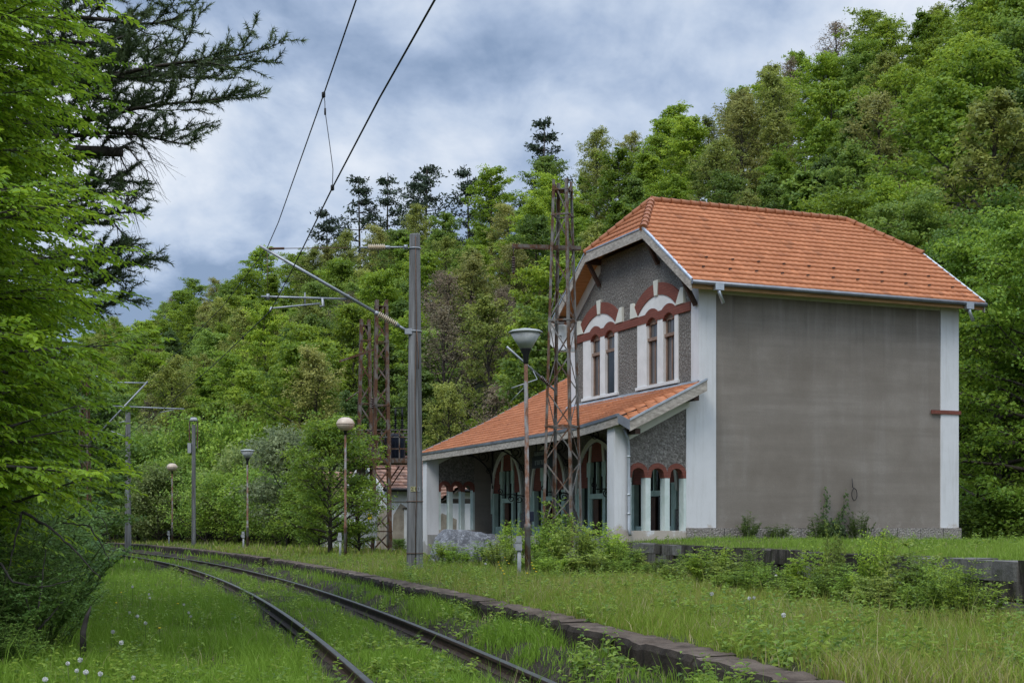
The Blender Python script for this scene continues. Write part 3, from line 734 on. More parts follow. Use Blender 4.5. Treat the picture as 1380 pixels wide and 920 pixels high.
def ogive_top(c, r, zs, rise):         # pointed arch
    k = (rise * rise - r * r) / (2 * r); Rr = r + k
    return lambda a: zs + math.sqrt(max(Rr * Rr - (abs(a - c) + k) ** 2, 0))
F_front = lambda x0: (lambda a, d, z: (x0 + d, a, z))          # front plane: a along y, depth to the back
F_side = lambda y0: (lambda a, d, z: (a, y0 + d, z))           # blank side: a along x, depth to +y
def ring(mb, frame, lo, hi, a0, a1, d0, d1, n=16):             # band between two curves
    for i in range(n):
        s0 = a0 + (a1 - a0) * i / n; s1 = a0 + (a1 - a0) * (i + 1) / n
        mb.hexa([frame(s0, d0, lo(s0)), frame(s1, d0, lo(s1)), frame(s1, d1, lo(s1)), frame(s0, d1, lo(s0)), frame(s0, d0, hi(s0)), frame(s1, d0, hi(s1)), frame(s1, d1, hi(s1)), frame(s0, d1, hi(s0))])
def radial(mb, frame, c, zc, r0, r1, t0, t1, d0, d1, n=12):    # ring by angle from the vertical
    for i in range(n):
        p, q = t0 + (t1 - t0) * i / n, t0 + (t1 - t0) * (i + 1) / n
        P = lambda r, t, d: frame(c + r * math.sin(t), d, zc + r * math.cos(t))
        mb.hexa([P(r0, p, d0), P(r0, q, d0), P(r0, q, d1), P(r0, p, d1), P(r1, p, d0), P(r1, q, d0), P(r1, q, d1), P(r1, p, d1)])

gable = lambda a: min(EAVE - .1 + SL * (OV + min(a, WID - a)), CLZ - .16 if abs(a - MIDY) < CLH else 99, RIDGE - .2)
WINC = (2.33, 6.05)
# upper street front with its two pairs of windows
m = MB(); ops = []
for c in WINC:
    for s in (-.70, .30): ops.append(dict(a0=c + s - .33, a1=c + s + .33, z0=5.55, top=arc_top(c + s, .33, 7.27, .21)))
wall_strips(m, F_front(0), .42, WID - .42, 5.2, gable, ops, .3); m.build('front_wall', M['roughcast'], ST)
# ground floor front with four pointed doorways
m = MB(); DOORC = (2.6, 6.35, 10.05, 13.8); LENW = 15.75; DR, DZ, DRISE = 1.32, 2.72, 1.42
ops = [dict(a0=c - DR, a1=c + DR, z0=1.2, top=ogive_top(c, DR, DZ, DRISE)) for c in DOORC]
wall_strips(m, F_front(0.002), .06, LENW, .4, lambda a: 5.18, ops, .3, 20); m.build('porch_back_wall', M['roughcast'], ST)
# blank wall: grey panel, white corner strips and frieze
m = MB(); m.box((.53, .04, 1.45), (8.08, .3, 7.79)); m.build('side_panel', M['render'], ST)
m = MB(); m.box((.03, .0, 1.45), (.53, .3, 7.9)); m.build('corner_strip', M['white'], ST)
m = MB(); m.box((8.08, .0, 1.45), (DEP, .3, 7.9)); m.build('corner_strip', M['white'], ST)
m = MB(); m.box((.53, .015, 7.79), (8.08, .3, 7.9)); m.build('frieze', M['trim_cream'], ST)
for a_, b_ in (((-.004, .002, 5.2), (.3, .42, 8.15)), ((-.004, .003, 1.2), (.03, .42, 5.2)), ((-.004, WID - .42, 4.4), (.3, WID, 8.15))):
    m = MB(); m.box(a_, b_); m.build('front_corner_strip', M['white'], ST)
for sgn in (-1, 1):       # white rake along the gable
    a = lambda yy: MIDY + sgn * (MIDY - yy)
    m = MB(); P = [(a(0), EAVE - .12 + SL * OV), (a(MIDY - CLH), CLZ - .15), (a(MIDY - CLH), CLZ - .55), (a(0), EAVE - .52 + SL * OV)]
    m.prism([(-.012, y, z) for y, z in P], (.05, 0, 0)); m.build('gable_rake', M['trim_white'], ST)
m = MB(); m.box((7.72, -.035, 4.77), (DEP + .06, .0, 4.88)); m.box((DEP, -.035, 4.77), (DEP + .04, .3, 4.88)); m.build('string_course_stub', M['brick'], ST)
m = MB(); m.box((-.02, -.06, .55), (DEP + .05, .28, 1.447)); pl = m.build('plinth', M['plinth'], ST)
m = MB()
x = .75
while x < DEP: m.box((x - .008, -.0625, .6), (x + .008, -.0595, 1.44)); x += .82
m.build('plinth_joint', M['iron'], pl)
# the other two walls and inner dark
m = MB(); m.box((DEP - .3, .3, .5), (DEP, WID, 8.0)); m.box((.3, WID - .3, .5), (DEP - .3, WID, 8.0)); m.prism([(DEP - .28, .0, 7.95), (DEP - .28, WID, 7.95), (DEP - .28, MIDY + CLH, CLZ - .17), (DEP - .28, MIDY - CLH, CLZ - .17)], (.25, 0, 0)); m.build('rear_wall', M['render'], ST)
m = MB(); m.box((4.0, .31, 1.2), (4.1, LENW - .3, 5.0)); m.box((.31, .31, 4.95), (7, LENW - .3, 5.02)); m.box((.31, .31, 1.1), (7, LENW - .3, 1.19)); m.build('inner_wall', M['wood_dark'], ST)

# windows
for c in WINC:
    # white surround with deep reveals, sill
    m = MB(); f = F_front(-.03)
    for a0, a1 in ((c - 1.23, c - 1.03), (c + .63, c + 1.2)): m.box((-.032, a0, 5.50), (.0, a1, 7.37))
    m.box((-.03, c - .37, 5.55), (.15, c - .03, 7.40))
    for s in (-.70, .30):
        for e_ in (-.33, .33):
            a = c + s + e_; m.box((-.028, a - .012, 5.55), (.12, a + .012, 7.30))
    m.build('window_surround', M['trim_white'], ST)
    m = MB(); m.box((-.085, c - 1.28, 5.455), (.25, c + 1.25, 5.548)); m.build('window_sill', M['trim_white'], ST, bevel=.01)
    for k, s in enumerate((-.70, .30)):
        cc = c + s; m = MB(); x0, x1 = .055, .115
        top = arc_top(cc, .33, 7.27, .21)
        for a0, a1 in ((cc - .318, cc - .258), (cc + .258, cc + .318)): m.box((x0, a0, 5.55), (x1, a1, 7.30))
        m.box((x0, cc - .258, 5.55), (x1, cc + .258, 5.61)); m.box((x0 - .05, cc - .33, 6.83), (x1, cc + .33, 6.92)); m.box((x0 + .02, cc - .025, 5.61), (x1 - .005, cc + .025, 6.83))
        ring(m, F_front(0), lambda a: top(a) - .07 - .12 * (1 - abs(a - cc) / .33), top, cc - .318, cc + .318, x0, x1, 8)
        o = m.build('window', M['frame_brown'], ST)
        m = MB(); m.box((.09, cc - .26, 5.6), (.095, cc + .26, 7.44)); m.build('window_pane', M['pane'], o)
        if c > 5 and k == 0:      # the darker fly-screen leaf
            m = MB(); m.box((.035, cc - .27, 5.57), (.045, cc + .27, 6.83)); m.build('fly_screen', M['pane_dark'], o)
    # red band rising over both lights, white lunette, red arch ring with white blocks
    fr = F_front(0); m = MB()
    lo = lambda a: max([7.37] + [arc_top(c + s, .36, 7.27, .22)(a) if abs(a - c - s) < .36 else 0 for s in (-.70, .30)])
    hi = lambda a: max([7.61] + [arc_top(c + s, .47, 7.53, .21)(a) if abs(a - c - s) < .47 else 0 for s in (-.70, .30)])
    e0, e1 = (0.42, 4.2) if c < 4 else (4.2, WID - .42)
    ring(m, fr, lo, hi, e0, e1, -.05, .0, 96)
    for s in (-.70, .30): ring(m, fr, lambda a: arc_top(c + s, .33, 7.27, .21)(a), lambda a: lo(a) + .004, c + s - .33, c + s + .33, -.046, .12, 10)
    m.build('red_band', M['brick'], ST)
    zc_ = 6.33; a_e = math.asin(1.15 / 1.75)
    m = MB(); ring(m, fr, lambda a: hi(a) - .01, lambda a: max(hi(a), zc_ + math.sqrt(max(0, 1.76 ** 2 - (a - c) ** 2))), c - 1.16, c + 1.16, -.03, .0, 40); m.build('lunette', M['trim_white'], ST)
    m = MB(); kw = math.asin(.125 / 1.94)
    radial(m, fr, c, zc_, 1.75, 2.09, -a_e, -kw, -.055, .0); m.build('arch_ring', M['brick'], ST); m = MB(); radial(m, fr, c, zc_, 1.75, 2.09, kw, a_e, -.055, .0); m.build('arch_ring', M['brick'], ST)
    m = MB(); m.prism([(-.075, c - .09, 8.07), (-.075, c + .09, 8.07), (-.075, c + .15, 8.50), (-.075, c - .15, 8.50)], (.075, 0, 0)); m.build('keystone', M['trim_cream'], ST)
    for sgn in (-1, 1):
        m = MB(); m.prism([(-.07, c + sgn * q, z) for q, z in ((1.13, 7.62), (1.17, 7.68), (1.42, 8.06), (1.58, 8.06), (1.60, 7.62))], (.07, 0, 0)); m.build('springer', M['trim_cream'], ST)

# ---- porch roof over the street front and the low wing behind it
QL, QR = LENW + .2, -.5
def eave_z(y):  # the old eaves sag: higher at the near corner pillar
    return float(np.interp(y, [-.37, .6, 2.0, 4.0, 9.0, 16.0], [4.40, 4.33, 4.245, 4.20, 4.185, 4.18]))
XE, XT, ZT = -2.6, -.02, 5.37
u_c = Vector((XT - XE, 0, ZT - 4.19)); lc = u_c.length; u_c.normalize()
sag = lambda y, b: (eave_z(y) - 4.19) * (1 - b)
droop = lambda y, b: -.30 * min(1, max(0, (-.24 - y) / .26)) * (1 - b)     # the verge sinks past the end wall
pr = [tiles((XE, 0, 4.19), (0, 1, 0), u_c, 1, lc, 9, .21, lambda b: -.37 - .13 * min(1, b / .11), lambda b: QL, lip=.05, zfun=lambda y, b: sag(y, b) + droop(y, b), seed=11)]
u_w = Vector((3.9 - XT, 0, 7.45 - ZT)); lw = u_w.length; u_w.normalize()
pr.append(tiles((XT, 0, ZT), (0, 1, 0), u_w, 1, lw, 14, .21, lambda b: WID + .0, lambda b: QL, seed=13))
u_b = Vector((3.9 - 8.0, 0, 7.45 - 5.2)); lb = u_b.length; u_b.normalize()
pr.append(tiles((8.0, 0, 5.2), (0, 1, 0), u_b, 1, lb, 14, .21, lambda b: WID + .0, lambda b: QL, seed=14))
porch = tile_obj('porch_roof', pr, M['tile'], ST)
m = MB(); cap_tiles(m, (3.9, WID, 7.5), (3.9, QL, 7.5)); m.build('ridge_cap', M['tile'], porch)
m = MB()
for p, q in (((XE, 4.2), (XT, ZT)), ((XT, ZT), (3.9, 7.45))):
    m.prism([(p[0], QL + .01, p[1] - .2), (q[0], QL + .01, q[1] - .2), (q[0], QL + .01, q[1] + .06), (p[0], QL + .01, p[1] + .06)], (0, .03, 0))
m.build('verge_strip', M['zinc'], porch)
m = MB()   # deck boards
for i in range(16):
    ya, yb = -.35 + (QL + .33) * i / 16, -.35 + (QL + .33) * (i + 1) / 16
    za, zb_ = eave_z(ya) - .035, eave_z(yb) - .035
    m.hexa([(XE + .02, ya, za - .03), (XE + .02, yb, zb_ - .03), (XT, yb, ZT - .07), (XT, ya, ZT - .07), (XE + .02, ya, za), (XE + .02, yb, zb_), (XT, yb, ZT - .04), (XT, ya, ZT - .04)])
m.prism([(XT, WID, ZT - .05), (3.9, WID, 7.41), (8, WID, 5.16), (8, WID, 5.1), (3.9, WID, 7.33), (XT, WID, ZT - .12)], (0, QL - WID - .02, 0))
m.hexa([(-2.28, QR + .03, 4.09), (-2.28, -.345, 4.25), (-.1, -.345, 5.24), (-.1, QR + .03, 5.24), (-2.28, QR + .03, 4.13), (-2.28, -.345, 4.29), (-.1, -.345, 5.28), (-.1, QR + .03, 5.28)])
m.build('porch_deck', M['wood_dark'], ST)
m = MB(); y = -.2
while y < LENW:
    z = eave_z(y); m.bar((XE + .06, y, z - .15), (-.02, y, ZT - .19), .09, .14); y += .72
m.build('rafters', M['rafter'], ST)
m = MB()  # fascia board and its drip strip, following the sag
Y = [-.37, .6, 2, 4, 9, QL]
for ya, yb in zip(Y[:-1], Y[1:]):
    za, zb_ = eave_z(ya), eave_z(yb)
    m.hexa([(XE - .035, ya, za - .27), (XE - .035, yb, zb_ - .27), (XE, yb, zb_ - .27), (XE, ya, za - .27), (XE - .035, ya, za - .02), (XE - .035, yb, zb_ - .02), (XE, yb, zb_ - .02), (XE, ya, za - .02)])
fa = m.build('fascia_board', M['wood_grey'], ST)
m = MB()
for ya, yb in zip(Y[:-1], Y[1:]):
    za, zb_ = eave_z(ya), eave_z(yb)
    m.hexa([(XE - .06, ya, za - .06), (XE - .06, yb, zb_ - .06), (XE - .037, yb, zb_ - .06), (XE - .037, ya, za - .06), (XE - .06, ya, za + .02), (XE - .06, yb, zb_ + .02), (XE + .03, yb, zb_ + .03), (XE + .03, ya, za + .03)])
m.build('drip_strip', M['gutter'], fa)
# return board between the sagging eaves and the drooped verge
m = MB(); A, B = Vector((XE - .035, -.372, 4.40)), Vector((-2.36, QR - .035, 4.23))
m.hexa([A + Vector((0, 0, -.22)), B + Vector((0, 0, -.24)), B + Vector((.03, .02, -.24)), A + Vector((.03, .02, -.22)), A + Vector((0, 0, .02)), B + Vector((0, 0, .01)), B + Vector((.03, .02, .01)), A + Vector((.03, .02, .02))])
m.build('return_board', M['gutter'], ST)
m = MB(); yv = QR - .035
m.prism([(-2.36, yv, 4.23), (-.06, yv, 5.375), (-.06, yv, 5.09), (-2.36, yv, 3.96)], (0, .035, 0)); bb = m.build('verge_board', M['wood_grey'], ST)
m = MB(); m.prism([(-2.36, yv - .02, 4.232), (-.06, yv - .02, 5.377), (-.06, yv - .02, 5.43), (-2.36, yv - .02, 4.285)], (0, .08, 0)); m.build('verge_strip', M['zinc'], bb)
for x, z in ((-2.1, 4.0), (-.35, 4.93)):
    m = MB(); m.bar((x, -.02, z - .02), (x, QR + .02, z - .03), .15, .14); m.build('purlin_end', M['wood_dark'], ST)
# zinc flashing with seams where porch roof meets the wall
m = MB(); n = 22; y = -.02
for i in range(n):
    y0, y1 = -.05 + (WID + .05) * i / n, -.05 + (WID + .05) * (i + 1) / n - .012; k = rb.uniform(-.012, .012)
    m.hexa([(-.30, y0, 5.27), (-.30, y1, 5.27 + k * .3), (-.28, y1, 5.26), (-.28, y0, 5.26), (-.035 + k, y0, 5.435), (-.035 - k, y1, 5.435), (-.0, y1, 5.435), (-.0, y0, 5.435)])
    m.hexa([(-.34, y0, 5.25), (-.34, y1 + .012, 5.25), (-.28, y1 + .012, 5.26), (-.28, y0, 5.26), (-.34, y0, 5.258), (-.34, y1 + .012, 5.258), (-.28, y1 + .012, 5.275), (-.28, y0, 5.275)])
m.build('flashing', M['zinc'], ST)

# ---- porch ends: three little arches between slender posts
def porch_end(y0, posts, x0, x1, pillar):
    slope = lambda a: 4.12 + (a - XE) * (5.37 - 4.19) / (XT - XE) - .05
    ops = []; pit = (x1 - x0) / 3
    for k in range(3):
        c = x0 + pit * (k + .5); ops.append((c, pit / 2 - .085))
    m = MB(); wall_strips(m, F_side(y0 + .03), x0, x1, 2.86, slope, [dict(a0=c - r, a1=c + r, z0=2.86, top=arc_top(c, r, 2.86, .2)) for c, r in ops], .24); m.build('arcade_wall', M['roughcast'], ST)
    m = MB()
    for c, r in ops: ring(m, F_side(y0), lambda a: arc_top(c, r - .004, 2.84, .2)(a) if abs(a - c) < r - .004 else 2.78, lambda a: arc_top(c, r + .085, 2.95, .225)(a), c - r - .083, c + r + .083, .0, .27, 20)
    m.build('arcade_arch', M['brick'], ST)
    for k in range(4):
        a = x0 + pit * k; h = .075
        a0, a1 = (a - h, a + h) if 0 < k < 3 else ((a, a + .08) if k == 0 else (a - .08, a))
        m = MB(); m.box((a0, y0 + .005, 1.38), (a1, y0 + .26, 2.86)); 
        if 0 < k < 3: m.prism([(a0, y0 + .005, 2.86), (a1, y0 + .005, 2.86), (a, y0 + .005, 2.97)], (0, .2, 0))
        m.build('arcade_post', M[posts], ST)
    m = MB(); m.box((x0, y0 - .01, .5), (x1, y0 + .3, 1.38)); m.build('arcade_sill', M['white'] if posts == 'mint_pale' else M['white_low'], ST)
    # white rake under the verge and between pillar and pilaster
    m = MB(); zb_ = lambda a: 3.96 + (a + 2.36) * .491 - .02
    m.prism([(x0 - .02, y0 - .012, zb_(x0) + .3), (x1 + .1, y0 - .012, zb_(x1) + .3), (x1 + .1, y0 - .012, zb_(x1) - .20), (x0 - .02, y0 - .012, zb_(x0) - .30)], (0, .05, 0)); m.build('rake_band', M['trim_cream'], ST)
    m = MB(); px0, px1 = pillar; m.box((px0, y0 - .004, .4), (px1, y0 + .44, 4.05 if y0 > 3 else 4.16)); m.build('porch_pillar', M['white'] if y0 < 3 else M['white_low'], ST, bevel=.008)
porch_end(.0, 'mint_pale', -2.12, -.39, (-2.54, -2.12))
m = MB(); m.box((-.39, -.003, 1.45), (.03, .27, 5.2)); m.build('corner_strip', M['white'], ST)
m = MB(); m.box((-.40, -.055, .6), (-.02, .27, 1.447)); m.build('plinth', M['plinth'], ST)
porch_end(15.35, 'mint_pale', -2.06, -.65, (-2.54, -2.06))
m = MB(); m.box((-.65, 15.352, .6), (.0, 15.65, 5.0)); m.build('porch_end_wall', M['render'], ST)
# zinc downpipe by the near pillar
m = MB(); m.tube([(-2.3, -.12, 4.05), (-2.2, -.09, 3.8), (-2.16, -.07, 3.6), (-2.16, -.07, 1.42), (-2.16, -.16, 1.26)], .045, 10)
for z in (1.8, 2.3, 3.3): m.tube([(-2.16, -.07, z), (-2.16, -.07, z + .05)], .056, 10)
m.build('downpipe', M['downpipe'], ST)
# platform under the porch
m = MB(); m.box((-2.5, .02, .3), (.0, LENW - .02, 1.2)); m.build('porch_floor', M['floor'], ST)
for k, (x, z) in enumerate(((-2.8, 1.0), (-3.1, .8), (-3.4, .6))):
    m = MB(); m.box((x, 4.5, .3), (x + .32, 11.5, z)); m.build('porch_step', M['floor'], ST)
# low wing walls behind
m = MB(); m.box((7.7, WID, .5), (8.0, LENW, 5.1)); m.prism([(.3, LENW - .3, .5), (8, LENW - .3, .5), (8, LENW - .3, 5.1), (3.9, LENW - .3, 7.3), (.3, LENW - .3, 5.4)], (0, .3, 0)); m.build('wing_wall', M['white_low'], ST)

# ---- pointed doorways: white hood, red side panels, green framing, dark leaves
for c in DOORC:
    f = F_front(0); og = ogive_top(c, DR, DZ, DRISE); og2 = ogive_top(c, DR + .15, DZ - .02, DRISE + .17)
    d = empty('doorway', (0, c, 1.2)); d.parent = ST
    def bd(mb, nm, mt, par=d):
        o = mb.build(nm, M[mt]); o.parent = par
        o.matrix_parent_inverse = Matrix.Translation((0, -c, -1.2)) if par is d else Matrix.Identity(4); return o
    m = MB(); ring(m, f, lambda a: og(a) if abs(a - c) < DR else DZ - .25, og2, c - DR - .149, c + DR + .149, -.05, .05, 36); bd(m, 'door_hood', 'trim_cream')
    m = MB()
    for sg in (-1, 1): m.box((-.04, c + sg * DR, 1.2), (.12, c + sg * (DR - .2), DZ)); m.box((-.06, c + sg * (DR + .12), DZ - .75), (.05, c + sg * (DR - .02), DZ - .2))
    for sg in (-1, 1): m.box((.0, c + sg * .62, 1.2), (.1, c + sg * .46, 3.55)); m.box((-.01, c + sg * .68, 3.05), (.11, c + sg * .40, 3.5))
    m.box((.0, c - .46, 2.36), (.1, c + .46, 2.52)); m.box((.01, c - .03, 2.52), (.09, c + .03, 3.5)); m.box((.02, c - .46, 1.2), (.1, c - .39, 2.36)); m.box((.02, c + .39, 1.2), (.1, c + .46, 2.36))
    for sg in (-1, 1): m.box((.02, c + sg * (DR - .2), 1.2), (.1, c + sg * .62, 1.5))
    bd(m, 'door_frame', 'mint')
    m = MB()
    for sg in (-1, 1):
        lo_a, hi_a = sorted((c + sg * (DR - .03), c + sg * .69)); ring(m, f, lambda a: DZ + .0, lambda a: max(og(a) - .02, DZ + .001), lo_a, hi_a, .015, .07, 14)
    ring(m, f, lambda a: 3.52, lambda a: max(og(a) - .02, 3.53), c - .42, c + .42, .03, .08, 12)
    bd(m, 'door_red_panel', 'brick')
    m = MB()
    for sg in (-1, 1):   # slanting pale strips between centre light and side panels
        m.prism([(-.005, c + sg * .66, 3.05), (-.005, c + sg * .50, 3.05), (-.005, c + sg * .36, og(c + sg * .36) - .03), (-.005, c + sg * .50, og(c + sg * .50) - .03)], (.06, 0, 0))
    bd(m, 'door_strip', 'trim_cream')
    m = MB(); m.box((.13, c - DR, 1.2), (.14, c + DR, DZ)); m.box((.13, c - .46, DZ), (.14, c + .46, 3.55)); bd(m, 'door_pane', 'pane_dark')
    m = MB(); m.box((.075, c + .02, 1.2), (.11, c + .38, 2.34)); bd(m, 'door_leaf', 'door_wood')
# wrought iron brackets under the canopy between the doorways
def scroll(mb, cy_, cx_, cz_, r, turns, s0, yl, tw=.018):
    P = []
    for i in range(22):
        t = i / 21; a = s0 + turns * 2 * math.pi * t; q = r * (1 - .75 * t); P.append((cx_ + q * math.cos(a), yl, cz_ + q * math.sin(a)))
    mb.tube(P, tw, 6)
for y in (4.45, 8.2, 11.95, 15.1):
    m = MB(); P = [(-.06, y, 3.1)]
    for i in range(12):
        a = i / 11 * math.pi / 2; P.append((-.06 - 1.5 * (1 - math.cos(a)), y, 3.1 + 1.15 * math.sin(a)))
    m.tube(P, .028, 6); m.tube([(-.04, y, 2.9), (-.04, y, 4.6)], .025, 6); m.bar((-.05, y, 4.52), (-1.9, y, 4.28), .05, .05)
    scroll(m, 0, -.42, 4.1, .24, 1.6, -1.0, y); scroll(m, 0, -.95, 4.22, .15, 1.5, 2.6, y); scroll(m, 0, -.18, 3.55, .12, 1.5, 0.5, y)
    m.build('canopy_bracket', M['iron'], ST)
for y in (4.5, 8.25, 12.0):       # scrolled lamp arms lower on the piers
    m = MB(); m.tube([(-.02, y, 2.55), (-.5, y, 2.62), (-.95, y, 2.6)], .02, 6); scroll(m, 0, -.25, 2.45, .15, 1.5, 1.2, y); scroll(m, 0, -.55, 2.47, .12, 1.4, 1.6, y); scroll(m, 0, -.98, 2.72, .10, 1.3, -1.5, y)
    m.build('lamp_bracket', M['iron'], ST)
# board with the station's name: its lettering is too worn to read
sg = empty('station_sign', (C[0], C[1], 0), BROT, 'dark blue station name board with worn pale lettering under the porch roof', 'sign')
m = MB(); m.box((-.75, 7.9, 3.42), (-.71, 9.7, 3.80)); m.box((-.735, 8.0, 3.8), (-.725, 9.6, 4.0)); m.bar((-.73, 8.2, 3.9), (-.73, 8.2, 4.75), .03, .03); m.bar((-.73, 9.4, 3.9), (-.73, 9.4, 4.75), .03, .03); m.build('board', M['navy'], sg)
m = MB(); rz = random.Random(8)
for (z0, h, a0, a1, x) in ((3.83, .13, 8.1, 9.5, -.742), (3.53, .15, 8.35, 9.4, -.757)):
    a = a0
    while a < a1:
        wv = rz.uniform(.05, .085); m.box((x, a, z0), (x + .006, a + .018, z0 + h))
        if rz.random() < .7: m.box((x, a + wv - .018, z0), (x + .006, a + wv, z0 + h))
        zz = z0 + h * rz.choice((0, .45, .85)); m.box((x - .0005, a, zz), (x + .006, a + wv, zz + .02)); a += wv + .035
m.build('worn_lettering', M['pale_letter'], sg)
# small grey coil of cable hooked on the blank wall
m = MB(); P = [(5.02 + .09 * math.sin(t / 14 * 6.283), -.03, 2.4 + .17 * math.cos(t / 14 * 6.283)) for t in range(15)]
P = [(4.95, -.02, 2.85), (4.96, -.03, 2.6)] + P; m.tube(P, .012, 6); o = m.build('cable_loop', M['wire']); o.location = (C[0], C[1], 0); o.rotation_euler = (0, 0, BROT)
tag(o, 'thin loop of dark cable hanging on the blank grey wall', 'cable')
# ------------------------------------------------------------------ lattice towers of the old electrification
def local(o, p): return Vector(p) - o.location
def lattice(name, label, cat, base, top_z, w0, w1, rot, mat, panels, leg_w=.06, brace=.034, group=None, shade=1):
    x, y, z = base; t = empty(name, base, rot, label, cat, group); H = top_z - z
    cr = lambda k, f: Vector(((w0 + (w1 - w0) * f) / 2 * (1 if k in (0, 3) else -1), (w0 + (w1 - w0) * f) / 2 * (1 if k in (0, 1) else -1), H * f))
    for k in range(4):
        m = MB(); fl = 1
        a, b = cr(k, 0), cr(k, 1); n1 = Vector((-1 if k in (0, 3) else 1, 0, 0)); n2 = Vector((0, -1 if k in (0, 1) else 1, 0))
        m.bar(a + n1 * leg_w / 2, b + n1 * leg_w / 2, leg_w, .010, up=n2); m.bar(a + n2 * leg_w / 2, b + n2 * leg_w / 2, .010, leg_w, up=n2)
        m.build('leg', mat, t)
    m = MB(); fs = [i / panels for i in range(panels + 1)]
    for i in range(panels):
        for k in range(4):
            j = (k + 1) % 4; nrm = (cr(k, 0) + cr(j, 0)); nrm.z = 0; nrm.normalize()
            p_, q_ = (k, j) if (i + k) % 2 else (j, k); m.bar(cr(p_, fs[i]) - nrm * .012, cr(q_, fs[i + 1]) - nrm * .012, brace, .012, up=nrm)
    m.build('bracing', mat, t)
    for i in range(1, panels + 1, 3):
        m = MB()
        for k in range(4): m.bar(cr(k, fs[i]), cr((k + 1) % 4, fs[i]), .04, .045)
        m.build('tie_frame', mat, t)
    m = MB()
    m.box((-w1 / 2 - .02, -w1 / 2 - .02, H - .28), (w1 / 2 + .02, w1 / 2 + .02, H - .25)); m.build('head_plate', mat, t)
    return t, cr
def insulator(mb_ins, a, b, r=.075, n=9, core=.03):
    a = Vector(a); b = Vector(b); L_ = (b - a).length; pf = [(core, 0)]
    for i in range(n):
        z = L_ * (i + .15) / n; dz = L_ / n; pf += [(core, z), (r, z + dz * .25), (r * .96, z + dz * .42), (core, z + dz * .6)]
    pf.append((core, L_)); mb_ins.lathe(pf, a, 14, axis=(b - a).normalized())

# tall slender tower in front of the porch
TB = at(758, 762, 35.6); TB.z = .43
tw, cr = lattice('lattice_tower', 'tall slender rusty lattice tower standing in front of the station porch', 'lattice tower', TB, 10.45, .86, .40, R(-22), M['rust_tower'], 11, .07)
def tb(nm, mb, mt, par=tw):   # world-space pieces for the tower
    o = mb.build(nm, M[mt]); o.parent = par; o.matrix_parent_inverse = Matrix.Translation(par.location).to_4x4().inverted() if par.rotation_euler.z == 0 else (Matrix.Translation(par.location) @ Matrix.Rotation(par.rotation_euler.z, 4, 'Z')).inverted(); return o
m = MB(); a = at(690, 331, 35.4); b = at(783, 334, 35.7); m.bar(a, b, .05, .09); m.bar(a + Vector((0, .2, 0)), b + Vector((0, .2, 0)), .05, .07); arm = tb('cross_arm', m, 'rust_heavy')
p = at(692, 333, 35.45); m = MB(); m.tube([p, p - Vector((0, 0, .3))], .012, 6); insulator(m, p - Vector((0, 0, .25)), p - Vector((0, 0, .62)), .06, 6); m.tube([p - Vector((0, 0, .6)), p - Vector((0, 0, .7))], .035, 8); tb('hanging_insulator', m, 'brown_porcelain')
m = MB(); a = at(746, 524, 35.5); e_ = at(683, 467, 35.0); d_ = (e_ - a)
m.tube([a + d_ * .27, e_], [.032, .028], 8); m.tube([a - d_ * .02, a + d_ * .1], .03, 8); br = tb('cantilever_tube', m, 'galv')
m = MB(); insulator(m, a + d_ * .08, a + d_ * .29, .065, 7); tb('cantilever_insulator', m, 'brown_porcelain')
m = MB(); q0, q1 = at(689, 523, 35.0), at(724, 511, 35.2); m.tube([q0, q1, a + d_ * .45], .016, 6); m.tube([at(707, 517, 35.1), at(707, 524, 35.1)], .03, 6); m.tube([at(707, 521, 35.1), at(688, 541, 35.0)], .006, 5); tb('registration_arm', m, 'galv')
# white round dish on the tower
ds = empty('dish_antenna', tuple(at(757, 455, 36.1)), 0, 'round white dish fixed inside the tower beside the gable', 'dish')
m = MB(); ax = Vector((-.15, -1, .05)).normalized(); m.lathe([(.0, -.06), (.14, -.045), (.26, -.005), (.335, .05), (.345, .05), (.27, -.02), (.14, -.065), (.001, -.08)], (0, 0, 0), 28, axis=ax); m.build('bowl', M['white_metal'], ds)
m = MB(); m.box((-.12, .06, -.36), (.36, .14, -.24)); m.tube([(0, .05, 0), (.05, .2, -.05)], .025, 6); m.build('mounting', M['white_metal'], ds)
m = MB(); m.tube([(0, -.02, 0), ax * .3], .012, 6); m.lathe([(.001, 0), (.03, .01), (.03, .05), (.001, .06)], ax * .27, 10, axis=ax); m.build('feed_horn', M['boxgrey'], ds)

# pair of old towers with a transformer platform between the mast and the little tree
B1 = at(514, 743, 58); B1.z = .42; B2 = at(492, 741, 60.5); B2.z = .42
t1, _ = lattice('lattice_tower', 'taller and nearer of two rusty towers carrying the transformer platform', 'lattice tower', B1, at(505, 405, 58).z, .85, .52, R(10), M['rust_heavy'], 12, .13, .065, 'pair of transformer towers')
t2, _ = lattice('lattice_tower', 'shorter rusty tower just behind the taller one of the transformer pair', 'lattice tower', B2, at(498, 431, 60.5).z, .85, .45, R(10), M['rust_heavy'], 11, .13, .065, 'pair of transformer towers')
m = MB(); a, b = at(457, 487, 58), at(504, 471, 58.2); m.bar(a, b, .06, .08); m.tube([at(466, 540, 58), at(484, 527, 58.3)], .025, 6); tb('cross_arm', m, 'rust_heavy', t1)
m = MB(); 
for u, v in ((502, 536), (500, 578)): 
    p = at(u, v, 57.4); insulator(m, p, p - Vector((0, 0, .45)), .09, 5)
tb('hanging_insulator', m, 'brown_porcelain', t1)
tp = empty('transformer_platform', tuple(at(512, 622, 59)), 0, 'rusty railed steel platform with a dark transformer between the lattice towers', 'transformer platform')
def wb(nm, mb, mt, par):
    o = mb.build(nm, M[mt]); o.parent = par; o.matrix_parent_inverse = Matrix.Translation(-par.location); return o
a, b = at(470, 620, 59), at(552, 624, 59)
